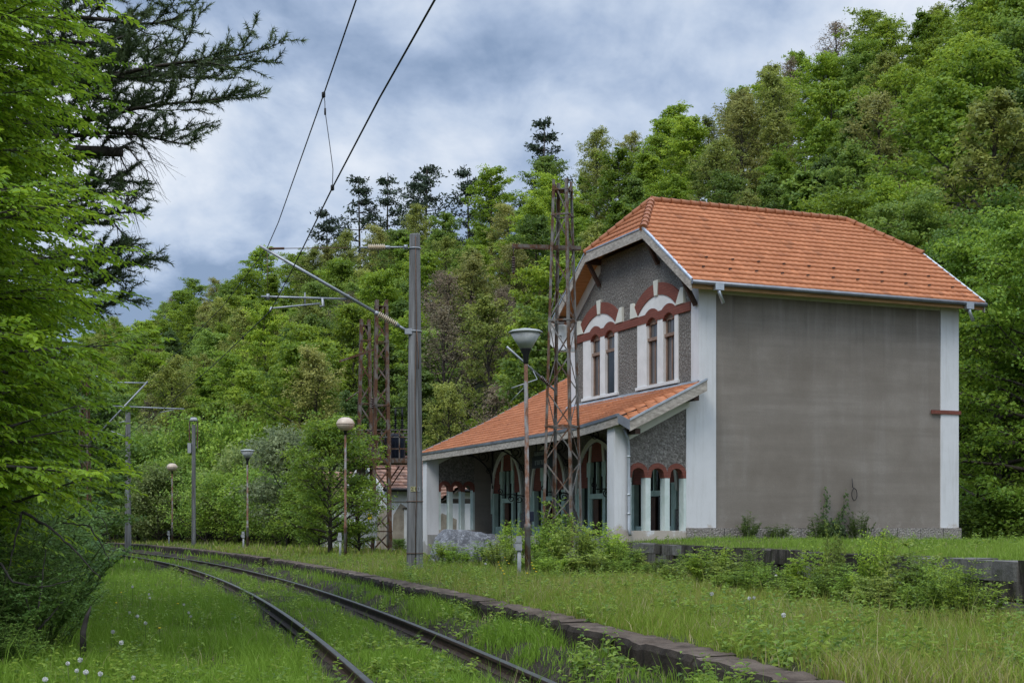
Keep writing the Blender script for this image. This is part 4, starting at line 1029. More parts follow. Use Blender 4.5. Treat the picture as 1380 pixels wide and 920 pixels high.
m = MB(); m.box((a.x, 58.2, a.z - .12), (b.x, 60.2, a.z)); m.bar((a.x, 58.2, a.z - .05), (b.x, 58.2, a.z - .05), .1, .2); m.bar((a.x, 60.2, a.z - .05), (b.x, 60.2, a.z - .05), .1, .2); wb('deck', m, 'rust_heavy', tp)
for yr in (58.2, 60.2):
    m = MB()
    for h in (.45, .95, 1.25): m.bar((a.x, yr, a.z + h), (b.x, yr, a.z + h), .05, .05)
    for k in range(8):
        x = a.x + (b.x - a.x) * k / 7; m.bar((x, yr, a.z), (x, yr, a.z + 1.27), .05, .05)
    wb('railing', m, 'rust_tower', tp)
m = MB(); p = at(532, 610, 59.2); m.box((p.x - .42, 58.8, a.z), (p.x + .42, 59.6, a.z + .95)); m.lathe([(.3, 0), (.3, .18), (.1, .2)], (p.x, 59.2, a.z + .95), 12)
for k in range(6): m.box((p.x - .42 + k * .15, 58.72, a.z + .12), (p.x - .38 + k * .15, 58.8, a.z + .8))
tr_ = wb('transformer', m, 'navy', tp)
m = MB()
for u in (533, 542):
    p = at(u, 590, 59); m.tube([(p.x, 59, a.z + 1.2), (p.x, 59, a.z + 1.35)], .04, 6); insulator(m, (p.x, 59, a.z + 1.3), (p.x, 59, a.z + 1.75), .09, 5, .04); m.tube([(p.x, 59, a.z + 1.75), (p.x, 59, a.z + 2.2)], .05, 6)
m.bar((at(530, 0, 59).x, 59, a.z + 2.25), (at(546, 0, 59).x, 59, a.z + 2.25), .06, .05); wb('bushing', m, 'black', tp)
m = MB()
m.tube([at(545, 628, 59), at(520, 665, 59)], .03, 6); wb('strut', m, 'rust_heavy', tp)
m = MB(); m.tube([at(538, 628, 59), at(516, 660, 58.6)], .03, 6); wb('strut', m, 'rust_heavy', tp); m = MB()
for k in range(12):
    u = 478 + (k % 4) * 4; v = 628 + (k // 4) * 9; p = at(u, v, 58.6); m.tube([p, p + Vector((.12, 0, -.12)), p + Vector((.2, 0, .04))], .04, 6)
wb('hanging_cables', m, 'rust_heavy', tp)
cb = empty('electrical_cabinet', tuple(at(497, 735, 57)), 0, 'pale blue grey electrical cabinet with yellow sticker at the tower foot', 'cabinet')
m = MB(); c0 = cb.location; m.box((-.33, -.2, .35), (.33, .2, 1.55)); m.box((-.36, -.23, 1.55), (.36, .23, 1.6)); m.tube([(-.25, 0, -.2), (-.25, 0, .36)], .03, 6); m.tube([(.25, 0, -.2), (.25, 0, .36)], .03, 6); m.build('body', M['boxgrey'], cb)
m = MB(); m.box((-.02, -.212, 1.1), (.16, -.203, 1.32)); m.build('warning_sticker', M['yellow'], cb)

# ------------------------------------------------------------------ overhead line masts and wires
PM = at(559, 765, 34.3); PM.z = .40
mast = empty('overhead_line_mast', tuple(PM), 0, 'tall weathered concrete overhead line mast numbered 211 beside the grassy platform', 'mast')
m = MB(); m.lathe([(.208, -.5), (.208, .0), (.17, 4.5), (.132, 8.36), (.120, 8.38), (.0, 8.38)], (0, 0, 0), 12, smooth=False); m.build('pole', M['mast'], mast)
for z in (8.02, 5.95, 2.16 - .45, .42):
    m = MB(); r_ = .208 + (.132 - .208) * z / 8.36
    m.tube([((r_ + .012) * math.cos(t * math.pi / 8), (r_ + .012) * math.sin(t * math.pi / 8), z) for t in range(17)], .018 if z > 3 else .01, 6); m.build('clamp_band', M['galv' if z > 3 else 'copper'], mast)
m = MB(); m.tube([(.03, -.135, 8.3), (.05, -.16, 6), (.02, -.19, 4.2), (.06, -.205, 2.2), (.03, -.215, .1)], .012, 6); m.tube([(.06, -.17, 5.95), (.11, -.17, 5.3), (.10, -.17, 5.0)], .01, 5); m.build('earth_wire', M['copper'], mast)
mi = lambda p: Vector(p) - PM
L0 = at(549, 446, 34.2); L1 = at(350, 331, 33.15); dv = L1 - L0
m = MB(); m.tube([mi(L0 + dv * .22), mi(L1)], [.040, .036], 10); m.tube([mi(L0), mi(L0 + dv * .075)], .036, 8); m.box(mi(L0) - Vector((.06, .06, .08)), mi(L0) + Vector((.12, .06, .06))); can = m.build('cantilever_tube', M['galv'], mast)
m = MB(); insulator(m, mi(L0 + dv * .075), mi(L0 + dv * .205), .085, 11, .04); m.build('cantilever_insulator', M['porcelain'], mast)
m = MB()
for f0, f1 in ((.06, .09), (.195, .225)): m.tube([mi(L0 + dv * f0), mi(L0 + dv * f1)], .055, 8)
m.build('insulator_cap', M['galv'], can)
T0, T1 = at(549, 333, 34.2), at(362, 335, 33.2); tv = T1 - T0
m = MB(); m.tube([mi(T0 + tv * .44), mi(T1)], .010, 6); m.tube([mi(T1), mi(T1 - tv * .11)], .03, 8); m.build('tie_rod', M['copper'], mast)
m = MB(); m.tube([mi(T0), mi(T0 + tv * .17)], .022, 6); m.tube([mi(T0 + tv * .28), mi(T0 + tv * .35)], .03, 6); m.tube([mi(T0 + tv * .13), mi(T0 + tv * .17)], .045, 8); m.tube([mi(T0), mi(T0 + tv * .025)], .06, 8); m.build('tie_rod_link', M['galv'], mast)
m = MB(); insulator(m, mi(T0 + tv * .165), mi(T0 + tv * .29), .085, 9, .045); m.build('tie_rod_insulator', M['porcelain'], mast)
m = MB(); m.tube([mi(at(468, 403, 33.8)), mi(at(352, 399.5, 33.15))], .027, 8); m.tube([mi(at(468, 403, 33.8)), mi(at(469, 397, 33.8))], .04, 8); m.tube([mi(at(361, 396, 33.2)), mi(at(361, 404, 33.2))], .04, 8); m.tube([mi(at(411, 394, 33.5)), mi(at(411, 413, 33.5))], .02, 6); m.tube([mi(at(434, 401, 33.6)), mi(at(436, 412, 33.6)), mi(at(431, 413, 33.6))], .035, 8); m.build('registration_tube', M['galv'], mast)
m = MB(); m.tube([mi(at(431, 409, 33.6)), mi(at(366, 415.5, 33.15))], .022, 8); m.tube([mi(at(366, 414, 33.15)), mi(at(364, 419.5, 33.1))], .03, 6); m.build('steady_arm', M['galv'], mast)
m = MB(); m.tube([mi(at(361, 396, 33.2)), mi(at(360, 340, 33.2))], .007, 5); m.build('stay_wire', M['copper'], mast)
# number plates 2 1 1 nailed to the pole
def text_mesh(s, size):
    cu = bpy.data.curves.new('txt', 'FONT'); cu.body = s; cu.size = size; cu.align_x = 'CENTER'; cu.align_y = 'CENTER'; cu.extrude = .003
    o = bpy.data.objects.new('txt', cu); COL.objects.link(o); dg = bpy.context.evaluated_depsgraph_get()
    me = bpy.data.meshes.new_from_object(o.evaluated_get(dg)); bpy.data.objects.remove(o); return me
for ch, u, mt in (('2', 555.2, 'plate_yellow'), ('1', 559.6, 'plate_yellow'), ('1', 563.9, 'boxgrey')):
    c = mi(at(u, 658.5, 34.08)); r_ = .19
    ang = math.asin(max(-.9, min(.9, c.x / r_))); c.y = -math.cos(ang) * (r_ + .004)
    m = MB(); m.box((-.037, -.006, -.062), (.037, .006, .062)); o = m.build('number_plate', M[mt], mast); o.location = c; o.rotation_euler = (0, 0, ang * .9)
    t = link('numeral', text_mesh(ch, .13), M['black'], o); t.location = (0, -.0095, 0); t.rotation_euler = (R(90), 0, 0)

# far masts
def simple_mast(label, u, vtop, d, r0, r1, zb=.35):
    p = at(u, 0, d); p.z = zb; H = at(u, vtop, d).z - zb
    o = empty('overhead_line_mast', tuple(p), 0, label, 'mast'); m = MB(); m.lathe([(r0, -.4), (r0, 0), (r1, H), (0, H + .01)], (0, 0, 0), 10, smooth=False); m.build('pole', M['mast'], o); return o, p, H
o, p, H = simple_mast('plain grey concrete mast at the far end of the platform edge', 172.5, 555, 85, .21, .15)
m = MB(); m.tube([(-.1, 0, H - 1.55), (-1.0, -.2, H - 1.2)], .035, 6); m.tube([(-.1, 0, H - .55), (-.55, 0, H - .65)], .03, 6); m.box((-.1, -.2, 3.1 - .3), (.1, -.17, 3.5)); m.build('bracket_stub', M['galv'], o)
o, p, H = simple_mast('grey concrete post with rusty cap on the scrubby slope behind the lamps', 261, 572, 82, .13, .115, .6)
m = MB(); m.box((-.28, -.05, H - 1.0), (-.22, .05, H + .2)); m.box((.2, -.05, H - 1.4), (.26, .05, H + .2)); m.build('side_straps', M['rust_heavy'], o)
m = MB(); m.lathe([(.24, H + .2), (.24, H + .3), (.17, H + .42), (0, H + .44)], (0, 0, 0), 12); m.box((-.32, -.2, H - 1.7), (-.12, .05, H - 1.1)); m.build('cap', M['boxgrey'], o)
# mast across the track, half hidden by the leaves: its cantilever reaches over the rails
p = at(114, 0, 60); p.z = .1
o, _ = lattice('lattice_mast', 'rusty lattice overhead line mast across the track, half hidden in leaves', 'mast', p, 8.6, .5, .3, 0, M['rust_heavy'], 13, .05)
def wl_(nm, mb, mt): return tb(nm, mb, mt, o)
m = MB(); m.tube([at(116, 602, 60), at(199, 514, 60)], .035, 8); m.tube([at(148, 515, 60), at(199, 516, 60)], .03, 6); m.tube([at(116, 500, 60), at(150, 516, 60)], .025, 6); wl_('cantilever_tube', m, 'galv')
m = MB(); m.tube([at(152, 547, 60), at(248, 551, 60)], .03, 6); m.tube([at(214, 556, 60), at(234, 552, 60)], .02, 6); wl_('registration_tube', m, 'galv')

def catenary(pts, sag=0):
    P = []
    for a, b in zip(pts[:-1], pts[1:]):
        a, b = Vector(a), Vector(b); n = 14
        for i in range(n): t = i / n; P.append(a.lerp(b, t) - Vector((0, 0, sag * 4 * t * (1 - t))))
    P.append(Vector(pts[-1])); return P
msg = [(3.2, -8, 8.5), at(480, 0, 17.0), at(436, 128, 20.8), at(375, 300, 30.8), at(360, 334, 33.2), at(300, 413, 42.0), at(197, 517, 60), at(120, 580, 88)]
ctc = [(2.6, -6, 6.62), at(586, 0, 13.4), at(511, 133, 16.6), at(448, 253, 20.8), at(393, 365, 28.8), at(364.5, 419, 33.1), at(290, 490, 44.0), at(214, 556, 60), at(130, 615, 90)]
m = MB(); m.tube(catenary(msg), .0105, 6); o = m.build('messenger_wire', M['wire']); tag(o, 'upper overhead wire running from the sky to the cantilever tip of the near mast', 'overhead wire')
m = MB(); m.tube(catenary(ctc), .0125, 6); o = m.build('contact_wire', M['wire']); tag(o, 'lower thicker contact wire held by the steady arm above the rails', 'overhead wire')
a, b = at(436, 128, 20.8), at(448, 253, 20.8)
dp = empty('dropper_wire', tuple(b), 0, 'thin slack dropper wire joining the two overhead wires against the sky', 'dropper')
m = MB(); P = [a - b, a - b + Vector((.02, 0, -.1)), (a - b) * .82 + Vector((-.0, 0, 0)), (a - b) * .5 + Vector((.0 + .02, 0, 0)), (a - b) * .2 + Vector((.035, 0, 0)), Vector((0, 0, 0))]; m.tube(P, .006, 5); m.tube([P[2] + Vector((0, 0, .05)), P[2] - Vector((0, 0, .05))], .016, 6); m.build('wire', M['wire'], dp)
m = MB()
for q in (a - b, Vector((0, 0, 0))): m.lathe([(.001, -.05), (.028, -.035), (.028, .035), (.001, .05)], q, 8)
m.build('wire_clamps', M['wire'], dp)

# ------------------------------------------------------------------ platform lamps
def lamp(kind, u, d, vtop, label, zb=.42, lean=0.0):
    p = at(u, 0, d); p.z = zb; H = at(u, vtop, d).z - zb
    o = empty('platform_lamp', tuple(p), 0, label, 'lamp post', 'lamps along the platform'); o.rotation_euler = (0, lean, d)
    m = MB(); m.lathe([(.062, -.3), (.062, 1.02), (.070, 1.03), (.070, 1.10), (.046, 1.13), (.040, H - .6), (0, H - .58)], (0, 0, 0), 10); m.build('pole', M['rust_pole'], o)
    if kind == 'cone':
        z = H - .74; m = MB(); m.lathe([(.045, z - .0), (.055, z + .02), (.065, z + .18), (.12, z + .30), (.125, z + .32), (0, z + .32)], (0, 0, 0), 16); hd = m.build('lamp_socket', M['black'], o)
        m = MB(); m.lathe([(.125, z + .32), (.335, z + .66), (.325, z + .66), (.12, z + .335)], (0, 0, 0), 28); m.build('lamp_bowl', M['lampglass'], o)
        m = MB(); m.lathe([(0, z + .40), (.05, z + .40), (.07, z + .50), (.05, z + .58), (0, z + .60)], (0, 0, 0), 10); m.build('bulb', M['white_metal'], o)
        m = MB(); m.lathe([(.355, z + .645), (.36, z + .665), (.30, z + .70), (.12, z + .735), (0, z + .74)], (0, 0, 0), 28); m.build('lamp_cap', M['lampcap'], o)
    elif kind == 'globe':
        z = H - .62; m = MB(); m.lathe([(.05, z - .02), (.06, z + .1), (.12, z + .14), (0, z + .14)], (0, 0, 0), 14); m.build('lamp_socket', M['black'], o)
        m = MB(); m.lathe([(.12, z + .13), (.24, z + .19), (.315, z + .30), (.325, z + .35)], (0, 0, 0), 28); m.build('lamp_bowl', M['globe'], o)
        m = MB(); m.lathe([(.335, z + .35), (.338, z + .375), (.315, z + .45), (.25, z + .55), (.13, z + .61), (0, z + .62)], (0, 0, 0), 28); m.build('lamp_cap', M['globe'], o)
    else:
        z = H - .62; m = MB(); m.lathe([(.06, z), (.13, z + .06), (.21, z + .2), (.22, z + .28), (.15, z + .42), (.06, z + .58), (0, z + .62)], (0, 0, 0), 20); m.build('lamp_bowl', M['globe'], o)
        m = MB(); m.lathe([(.05, z - .1), (.09, z + .02), (0, z + .02)], (0, 0, 0), 12); m.build('lamp_socket', M['black'], o)
    return o, p
LAMPS = [('cone', 711.5, 28.9, 443, 'nearest rusty lamp with a clear conical bowl, in front of the porch'),
         ('globe', 465.5, 50, 562, 'rusty lamp with round stained globe beside the small leafy tree'),
         ('cone', 333.5, 66, 605, 'tall lamp with conical bowl standing alone before the scrub, left of the leafy tree'),
         ('globe', 232, 85, 624, 'slim lamp with pale round globe between the far mast and the capped post'),
         ('cone', 154.5, 108, 647, 'small distant lamp with flat conical bowl just beyond the far mast'),
         ('bud', 91, 96, 650, 'small lamp with pointed pale bowl half hidden by the bushes across the track')]
for k, u, d, v, lb in LAMPS:
    o, p = lamp(k, u, d, v, lb, .42 if u > 120 else .2, .012 if d < 30 else 0)
    if u > 200:   # metal junction box on its own little post
        jb = empty('junction_box', (p.x - .19, p.y - .05, .42), 0, {711.5: 'grey metal junction box on a short pipe at the nearest lamp', 465.5: 'grey junction box at the foot of the stained globe lamp', 333.5: 'small grey junction box at the foot of the lone cone lamp', 232: 'tiny grey junction box below the pale globe lamp'}[u], 'junction box', 'junction boxes at the lamps')
        m = MB(); m.tube([(0, 0, -.2), (0, 0, .6)], .035, 8); m.tube([(.03, 0, -.2), (.03, 0, .55)], .02, 6); m.build('pipe', M['boxgrey'], jb)
        m = MB(); m.box((-.075, -.06, .56), (.065, .06, .72)); m.box((-.06, -.075, .74), (.055, .05, .86)); m.box((-.085, -.07, .715), (.075, .07, .74)); m.build('box', M['boxgrey'], jb)
        m = MB(); m.box((-.11, -.03, .62), (-.075, .03, .70)); m.build('latch', M['galv'], jb)
# dwarf signal with an orange disc by the bushes
p = at(713, 760, 36.5); p.z = .42
s_ = empty('dwarf_signal', tuple(p), 0, 'small dark square signal with an orange blade in front of the doorway', 'signal')
m = MB(); m.tube([(0, 0, -.1), (0, 0, 1.2)], .03, 8); m.build('post', M['black'], s_)
m = MB(); m.box((-.13, -.03, 1.2), (.13, .03, 1.47)); m.build('plate', M['navy'], s_, bevel=.01)
m = MB(); m.prism([(-.10 , -.036, 1.41), (-.075, -.036, 1.415), (.02, -.036, 1.30), (.01, -.036, 1.26), (-.05, -.036, 1.27), (-.105, -.036, 1.33)], (0, -.006, 0)); m.build('blade', M['orange'], s_)

# ------------------------------------------------------------------ little white house, outbuilding and shelter behind
HS = at(524.5, 735, 64); HS.z = .35
hs = empty('small_house', tuple(HS), BROT, 'small white house with peeling plaster and old brown tiled roof behind the mast', 'house')
HW, HL, HE, HR = 6.0, 9.0, 3.0, 4.45
m = MB(); m.box((0, 0, -.3), (HL, .3, HE)); m.box((HL - .3, .3, -.3), (HL, HW, HE)); m.box((0.3, HW - .3, -.3), (HL - .3, HW, HE)); m.prism([(.0, .301, -.3), (.0, HW, -.3), (.0, HW, HE), (.0, HW / 2, HR - .12), (.0, .301, HE)], (.3, 0, 0)); m.build('wall', M['plaster_peel'], hs)
for (poly, y0) in (([(.12, .2), (.55, -.1), (1.1, 1.0), (.95, 2.0), (.55, 2.25), (.2, 1.7)], -.012), ([(2.2, .4), (3.3, .3), (3.35, 1.5), (2.6, 1.8), (2.25, 1.3)], -.012)):
    m = MB(); m.prism([(a, y0, b) for a, b in poly], (0, .02, 0)); m.build('bare_patch', M['rubble'], hs)
m = MB(); m.prism([(-.012, .2, .0), (-.012, 2.0, .0), (-.012, 2.2, 1.2), (-.012, 1.2, 2.2), (-.012, .25, 1.9)], (.02, 0, 0)); m.build('bare_patch', M['rubble'], hs)
hsl = Vector((0, HW / 2 + .45, HR - HE + .18)); hln = hsl.length; hu = hsl.normalized(); hu2 = Vector((0, -hu.y, hu.z))
rf = tile_obj('roof', [tiles((-.4, -.45, HE - .1), (1, 0, 0), hu, 1, hln, 10, .22, lambda b: 0, lambda b: HL + .8, seed=31, lip=.05), tiles((-.4, HW + .45, HE - .1), (1, 0, 0), hu2, 1, hln, 10, .22, lambda b: 0, lambda b: HL + .8, seed=32, lip=.05)], M['tile_old'], hs)
m = MB(); cap_tiles(m, (-.4, HW / 2, HR + .1), (HL + .4, HW / 2, HR + .1)); m.build('ridge_cap', M['tile_old'], rf)
m = MB(); m.prism([(-.36, -.42, HE - .14), (-.36, HW / 2, HR - .0), (-.36, HW + .42, HE - .14), (-.36, HW + .42, HE - .22), (-.36, HW / 2, HR - .1), (-.36, -.42, HE - .22)], (HL + .72, 0, 0)); m.build('roof_deck', M['wood_old'], rf)
for sg in (0, 1):
    y0, y1 = (-.46, HW / 2) if sg == 0 else (HW + .46, HW / 2)
    m = MB(); m.prism([(-.44, y0, HE - .1), (-.44, y1, HR + .05), (-.44, y1, HR - .14), (-.44, y0, HE - .28)], (.035, 0, 0)); m.build('bargeboard', M['trim_white'], hs)
m = MB(); m.tube([(-.42, -.5, HE - .12), (HL + .4, -.5, HE - .15)], .07, 8); m.build('gutter', M['black'], hs)
m = MB(); m.box((.72, -.02, 0), (1.62, .03, 1.98)); dr = m.build('door', M['trim_white'], hs)
m = MB(); m.box((.66, -.06, 1.98), (1.68, .02, 2.06)); m.build('door_lintel', M['wood_old'], dr)
m = MB(); m.box((1.05, -.028, 1.3), (1.25, -.015, 1.55)); m.build('door_pane', M['rubble'], dr)
m = MB(); m.box((.0, -.03, 2.30), (HL, .0, 2.34)); m.build('string_course', M['rubble'], hs)
m = MB(); m.box((-.03, 1.6, 2.35), (.02, 2.1, 2.85)); m.build('vent_opening', M['rubble'], hs)
m = MB(); m.tube([(-.1, -.1, HE - .2), (-.12, -.1, .2)], .04, 8); m.build('downpipe', M['boxgrey'], hs)
# outbuilding further left, mostly behind the towers
OB = at(452, 735, 72); OB.z = .4
ob = empty('outbuilding', tuple(OB), BROT, 'low outbuilding with worn brown tiles half hidden behind the lattice towers', 'outbuilding')
m = MB(); m.box((0, 0, -.3), (5, 3.4, 2.6)); m.build('wall', M['plaster_peel'], ob)
ou = Vector((0, 2.0, 1.5)); ol = ou.length; ou.normalize()
rf = tile_obj('roof', [tiles((-.3, -.3, 2.55), (1, 0, 0), ou, 1, ol, 8, .22, lambda b: 0, lambda b: 5.6, seed=41), tiles((-.3, 3.7, 2.55), (1, 0, 0), Vector((0, -ou.y, ou.z)), 1, ol, 8, .22, lambda b: 0, lambda b: 5.6, seed=42)], M['tile_old'], ob)
m = MB(); m.prism([(-.25, -.25, 2.5), (-.25, 1.7, 3.98), (-.25, 3.65, 2.5)], (5.5, 0, 0)); m.build('roof_deck', M['wood_old'], rf)
# open timber shelter seen through the far porch arches
SB = at(600, 735, 57.5); SB.z = .4
sh = empty('timber_shelter', tuple(SB), BROT, 'open timber shelter with sagging tiled roof seen through the far porch arches', 'shelter')
for x, y in ((.3, .2), (2.4, .2), (.3, 2.0), (2.4, 2.0)):
    m = MB(); m.bar((x, y, -.2), (x, y, 2.35), .16, .16, up=(0, 1, 0)); m.build('post', M['wood_old'], sh)
m = MB(); m.bar((-.2, .2, 2.2), (2.9, .2, 2.2), .14, .16); m.bar((-.2, 2.0, 2.2), (2.9, 2.0, 2.2), .14, .16); m.bar((1.35, .2, 2.2), (1.35, .2, 3.2), .12, .12, up=(0, 1, 0)); m.build('tie_beam', M['wood_old'], sh)
gx = Vector((1.75, 0, 1.15)); gl = gx.length; gx.normalize()
rf = tile_obj('roof', [tiles((-.4, -.3, 2.15), (0, 1, 0), gx, 1, gl, 7, .2, lambda b: 0, lambda b: 2.8, seed=51, lip=.06), tiles((3.1, -.3, 2.15), (0, 1, 0), Vector((-gx.x, 0, gx.z)), 1, gl, 7, .2, lambda b: 0, lambda b: 2.8, seed=52, lip=.06)], M['tile_old'], sh)
m = MB(); m.prism([(-.35, -.28, 2.08), (1.35, -.28, 3.22), (3.05, -.28, 2.08), (1.35, -.28, 3.12)], (0, 2.76, 0)); m.build('roof_deck', M['wood_old'], rf)
m = MB(); m.box((.5, 1.9, 0), (2.3, 2.0, .9)); m.build('back_panel', M['door_wood'], sh)

# ------------------------------------------------------------------ grey boulder by the porch
bo = np.random.default_rng(5)
bm = bmesh.new(); bmesh.ops.create_icosphere(bm, subdivisions=5, radius=1)
for v in bm.verts:
    p = v.co.copy(); n = 0
    from mathutils import noise as mn
    n = mn.noise(p * 1.1 + Vector((3, 1, 7))) * .22 + mn.noise(p * 2.7) * .10 + mn.noise(p * 7) * .035 + mn.noise(p * 16) * .015
    q = Vector((math.copysign(abs(p.x) ** .72, p.x), p.y, math.copysign(abs(p.z) ** .8, p.z)))
    p2 = Vector((q.x * 1.34, q.y * .8, q.z * .82 + .12)) * (1 + n * .7)
    for nx_, ny_, nz_, dd in ((-.62, -.5, .6, .88), (.1, -.75, .65, .66), (.05, .05, 1, .80), (.55, -.6, .55, .95), (-.95, -.2, .2, 1.14), (.9, -.3, .3, 1.16), (-.2, -.98, .05, .70), (.35, .3, .9, .88)):
        nn = Vector((nx_, ny_, nz_)).normalized(); e_ = p2.dot(nn) - dd
        if e_ > 0: p2 -= nn * e_ * .88
    v.co = p2 + v.co * (mn.noise(p * 6) * .05 + mn.noise(p * 15) * .02)
me = bpy.data.meshes.new('boulder'); bm.to_mesh(me); bm.free()
for pl_ in me.polygons: pl_.use_smooth = True
o = link('boulder', me, M['rock']); p = at(633, 760, 41.5); o.location = (p.x, p.y, .52); o.rotation_euler = (0, R(3), R(-6))
tag(o, 'big grey lichen spotted boulder half buried in bushes before the porch', 'boulder')
# ------------------------------------------------------------------ plants
RNG = np.random.default_rng(2024)
def unit(v): return v / np.maximum(np.linalg.norm(v, axis=-1, keepdims=True), 1e-9)
def leaf_quads(P, Nn, size, aspect, rg, dirs=None, fold=.18):
    """folded diamond leaves: P centres of the leaf base, Nn normals"""
    n = len(P); Nn = unit(Nn)
    d = rg.normal(size=(n, 3)) if dirs is None else dirs + rg.normal(size=(n, 3)) * .35
    d = unit(d - Nn * np.sum(d * Nn, 1, keepdims=True)); s = np.cross(Nn, d)
    L_ = (size * rg.uniform(.7, 1.25, n))[:, None]; W_ = L_ * aspect
    a = P; m1 = P + d * L_ * .45 + s * W_ * .5 + Nn * L_ * fold; m2 = P + d * L_ * .45 - s * W_ * .5 + Nn * L_ * fold; t = P + d * L_
    V = np.stack([a, m1, t, m2], 1).reshape(-1, 3); F = np.arange(4 * n).reshape(n, 4)
    return V, F
def leaf_mesh(name, P, Nn, size, aspect, rg, dirs=None, tint=None, fold=.18):
    V, F = leaf_quads(P, Nn, size, aspect, rg, dirs, fold)
    t = rg.random(len(P)) if tint is None else np.clip(tint + rg.normal(0, .18, len(P)), 0, 1)
    return np_mesh(name, V, F, {'tint': np.repeat(t, 4)})

def tree_meshes(name, seed, H, Rr, n_leaf, leaf, base=.22, flat=.42, limbs=30, clump=.16, shape='round', sparse=0.0, up=.35, seg=6, twigs=3):
    """trunk with limbs, and a crown of leaf clumps hung on them; both share the same skeleton"""
    rg = np.random.default_rng(seed); rr_ = random.Random(seed); m = MB()
    bend = [rr_.uniform(-.03, .03) * H for _ in range(4)]
    tp = lambda f: Vector((bend[0] * f + bend[1] * f * f, bend[2] * f + bend[3] * f * f, H * .93 * f))
    tr_ = .013 * H + .03
    m.tube([tp(i / 7) - Vector((0, 0, .4 if i == 0 else 0)) for i in range(8)], [tr_ * (1.25 if i == 0 else 1 - .125 * i) for i in range(8)], seg)
    cl, cs, tn = [], [], []
    for k in range(limbs):
        f = base + (0.97 - base) * (k + rr_.random()) / limbs; z = (f - base) / (1 - base)
        prof = {'round': math.sin(math.pi * min(1, .18 + .80 * z)) ** .7, 'cone': (1 - z) ** .75 + .08, 'dome': (1 - z ** 2.2) ** .5 * .95 + .1, 'low': (1 - z) ** .45 + .05}[shape]
        ln = Rr * prof * rr_.uniform(.65, 1.15); az_ = k * 2.39996 + rr_.uniform(-.4, .4); el_ = up + z * .75 + rr_.uniform(-.2, .2)
        o = tp(f * .97); d = Vector((math.cos(az_) * math.cos(el_), math.sin(az_) * math.cos(el_), math.sin(el_)))
        lift = rr_.uniform(-.15, .12) * ln
        pt = lambda t: o + d * (ln * t) + Vector((0, 0, lift * t * t))
        r0 = max(.012, tr_ * (1 - f) * .55 + .012)
        m.tube([pt(0), pt(.35), pt(.7), pt(1)], [r0, r0 * .7, r0 * .45, r0 * .2], 4, cap=False)
        for t in (.42, .62, .8, 1.0):
            cl.append(pt(t)); cs.append(t); tn.append(rr_.random())
            for _ in range(twigs if t > .5 else 1):
                a2 = az_ + rr_.choice((-1, 1)) * rr_.uniform(.5, 1.3); l2 = ln * rr_.uniform(.18, .42); e2 = rr_.uniform(-.2, .55)
                q = pt(t) + Vector((math.cos(a2) * math.cos(e2), math.sin(a2) * math.cos(e2), math.sin(e2))) * l2
                m.tube([pt(t), q], [r0 * .3 + .004, .004], 3, cap=False); cl.append(q); cs.append(t); tn.append(rr_.random())
    cl.append(tp(1)); cs.append(1); tn.append(.5)
    trunk = m.mesh(name + '_trunk')
    Cc = np.array([tuple(c) for c in cl]); keep = rg.random(len(Cc)) >= sparse; Cc = Cc[keep]; T0 = np.array(tn)[keep]
    idx = rg.integers(0, len(Cc), n_leaf); r3 = Rr * clump * rg.uniform(.6, 1.4, len(Cc))
    g = rg.normal(size=(n_leaf, 3)); g = unit(g) * rg.random((n_leaf, 1)) ** .5
    off = g * r3[idx][:, None] * np.array([1.25, 1.25, flat])
    P = Cc[idx] + off; P[:, 2] = np.maximum(P[:, 2], .15)
    Nn = np.stack([off[:, 0] * .5, off[:, 1] * .5, np.full(n_leaf, .55 * Rr * clump)], 1); Nn = unit(Nn) + rg.normal(size=(n_leaf, 3)) * .45
    crown = leaf_mesh(name + '_crown', P, Nn, np.full(n_leaf, leaf), .62, rg, tint=T0[idx] * .7 + .15)
    crown.materials.append(M['leaf']); trunk.materials.append(M['bark'])
    return trunk, crown

def plant(kind, meshes, loc, rz, sc_, col, label, cat, group, names=('trunk', 'crown')):
    o = empty(kind, loc, rz, label, cat, group); o.scale = sc_ if isinstance(sc_, tuple) else (sc_,) * 3
    t = link(names[0], meshes[0], None, o); c = link(names[1], meshes[1], None, o); c.color = (*col, 1); return o

# --- prototypes for the hillside
P_ = {}
for i in range(4): P_['beech', i] = tree_meshes('beech', 10 + i, 13, [3.3, 2.9, 3.6, 2.6][i], 13000, .225, .12, .36, 40, .135, ['round', 'dome', 'round', 'cone'][i], up=.28)
for i in range(3): P_['oak', i] = tree_meshes('oak', 20 + i, 14, [2.9, 3.3, 2.5][i], 8500, .20, .2, .7, 36, .115, 'round', .14, .55, twigs=4)
for i in range(2): P_['dark', i] = tree_meshes('hornbeam', 30 + i, 12, 3.0, 12000, .22, .08, .5, 38, .14, ['dome', 'cone'][i], up=.25)
for i in range(2): P_['bare', i] = tree_meshes('thin', 40 + i, 13, 2.7, 3600, .15, .18, .8, 40, .11, 'round', .1, .7, twigs=5)
for i in range(2): P_['near', i] = tree_meshes('near_beech', 50 + i, 12, 4.0, 30000, .155, .03, .3, 50, .13, 'low', up=.05, twigs=4)
P_['willow', 0] = tree_meshes('willow', 60, 6, 2.7, 9000, .20, .12, .7, 30, .2, 'round', up=.5)
for i in range(3): P_['bush', i] = tree_meshes('bush', 70 + i, 3.2, 2.0, 7500, .14, .02, .65, 26, .24, 'dome', up=.35)

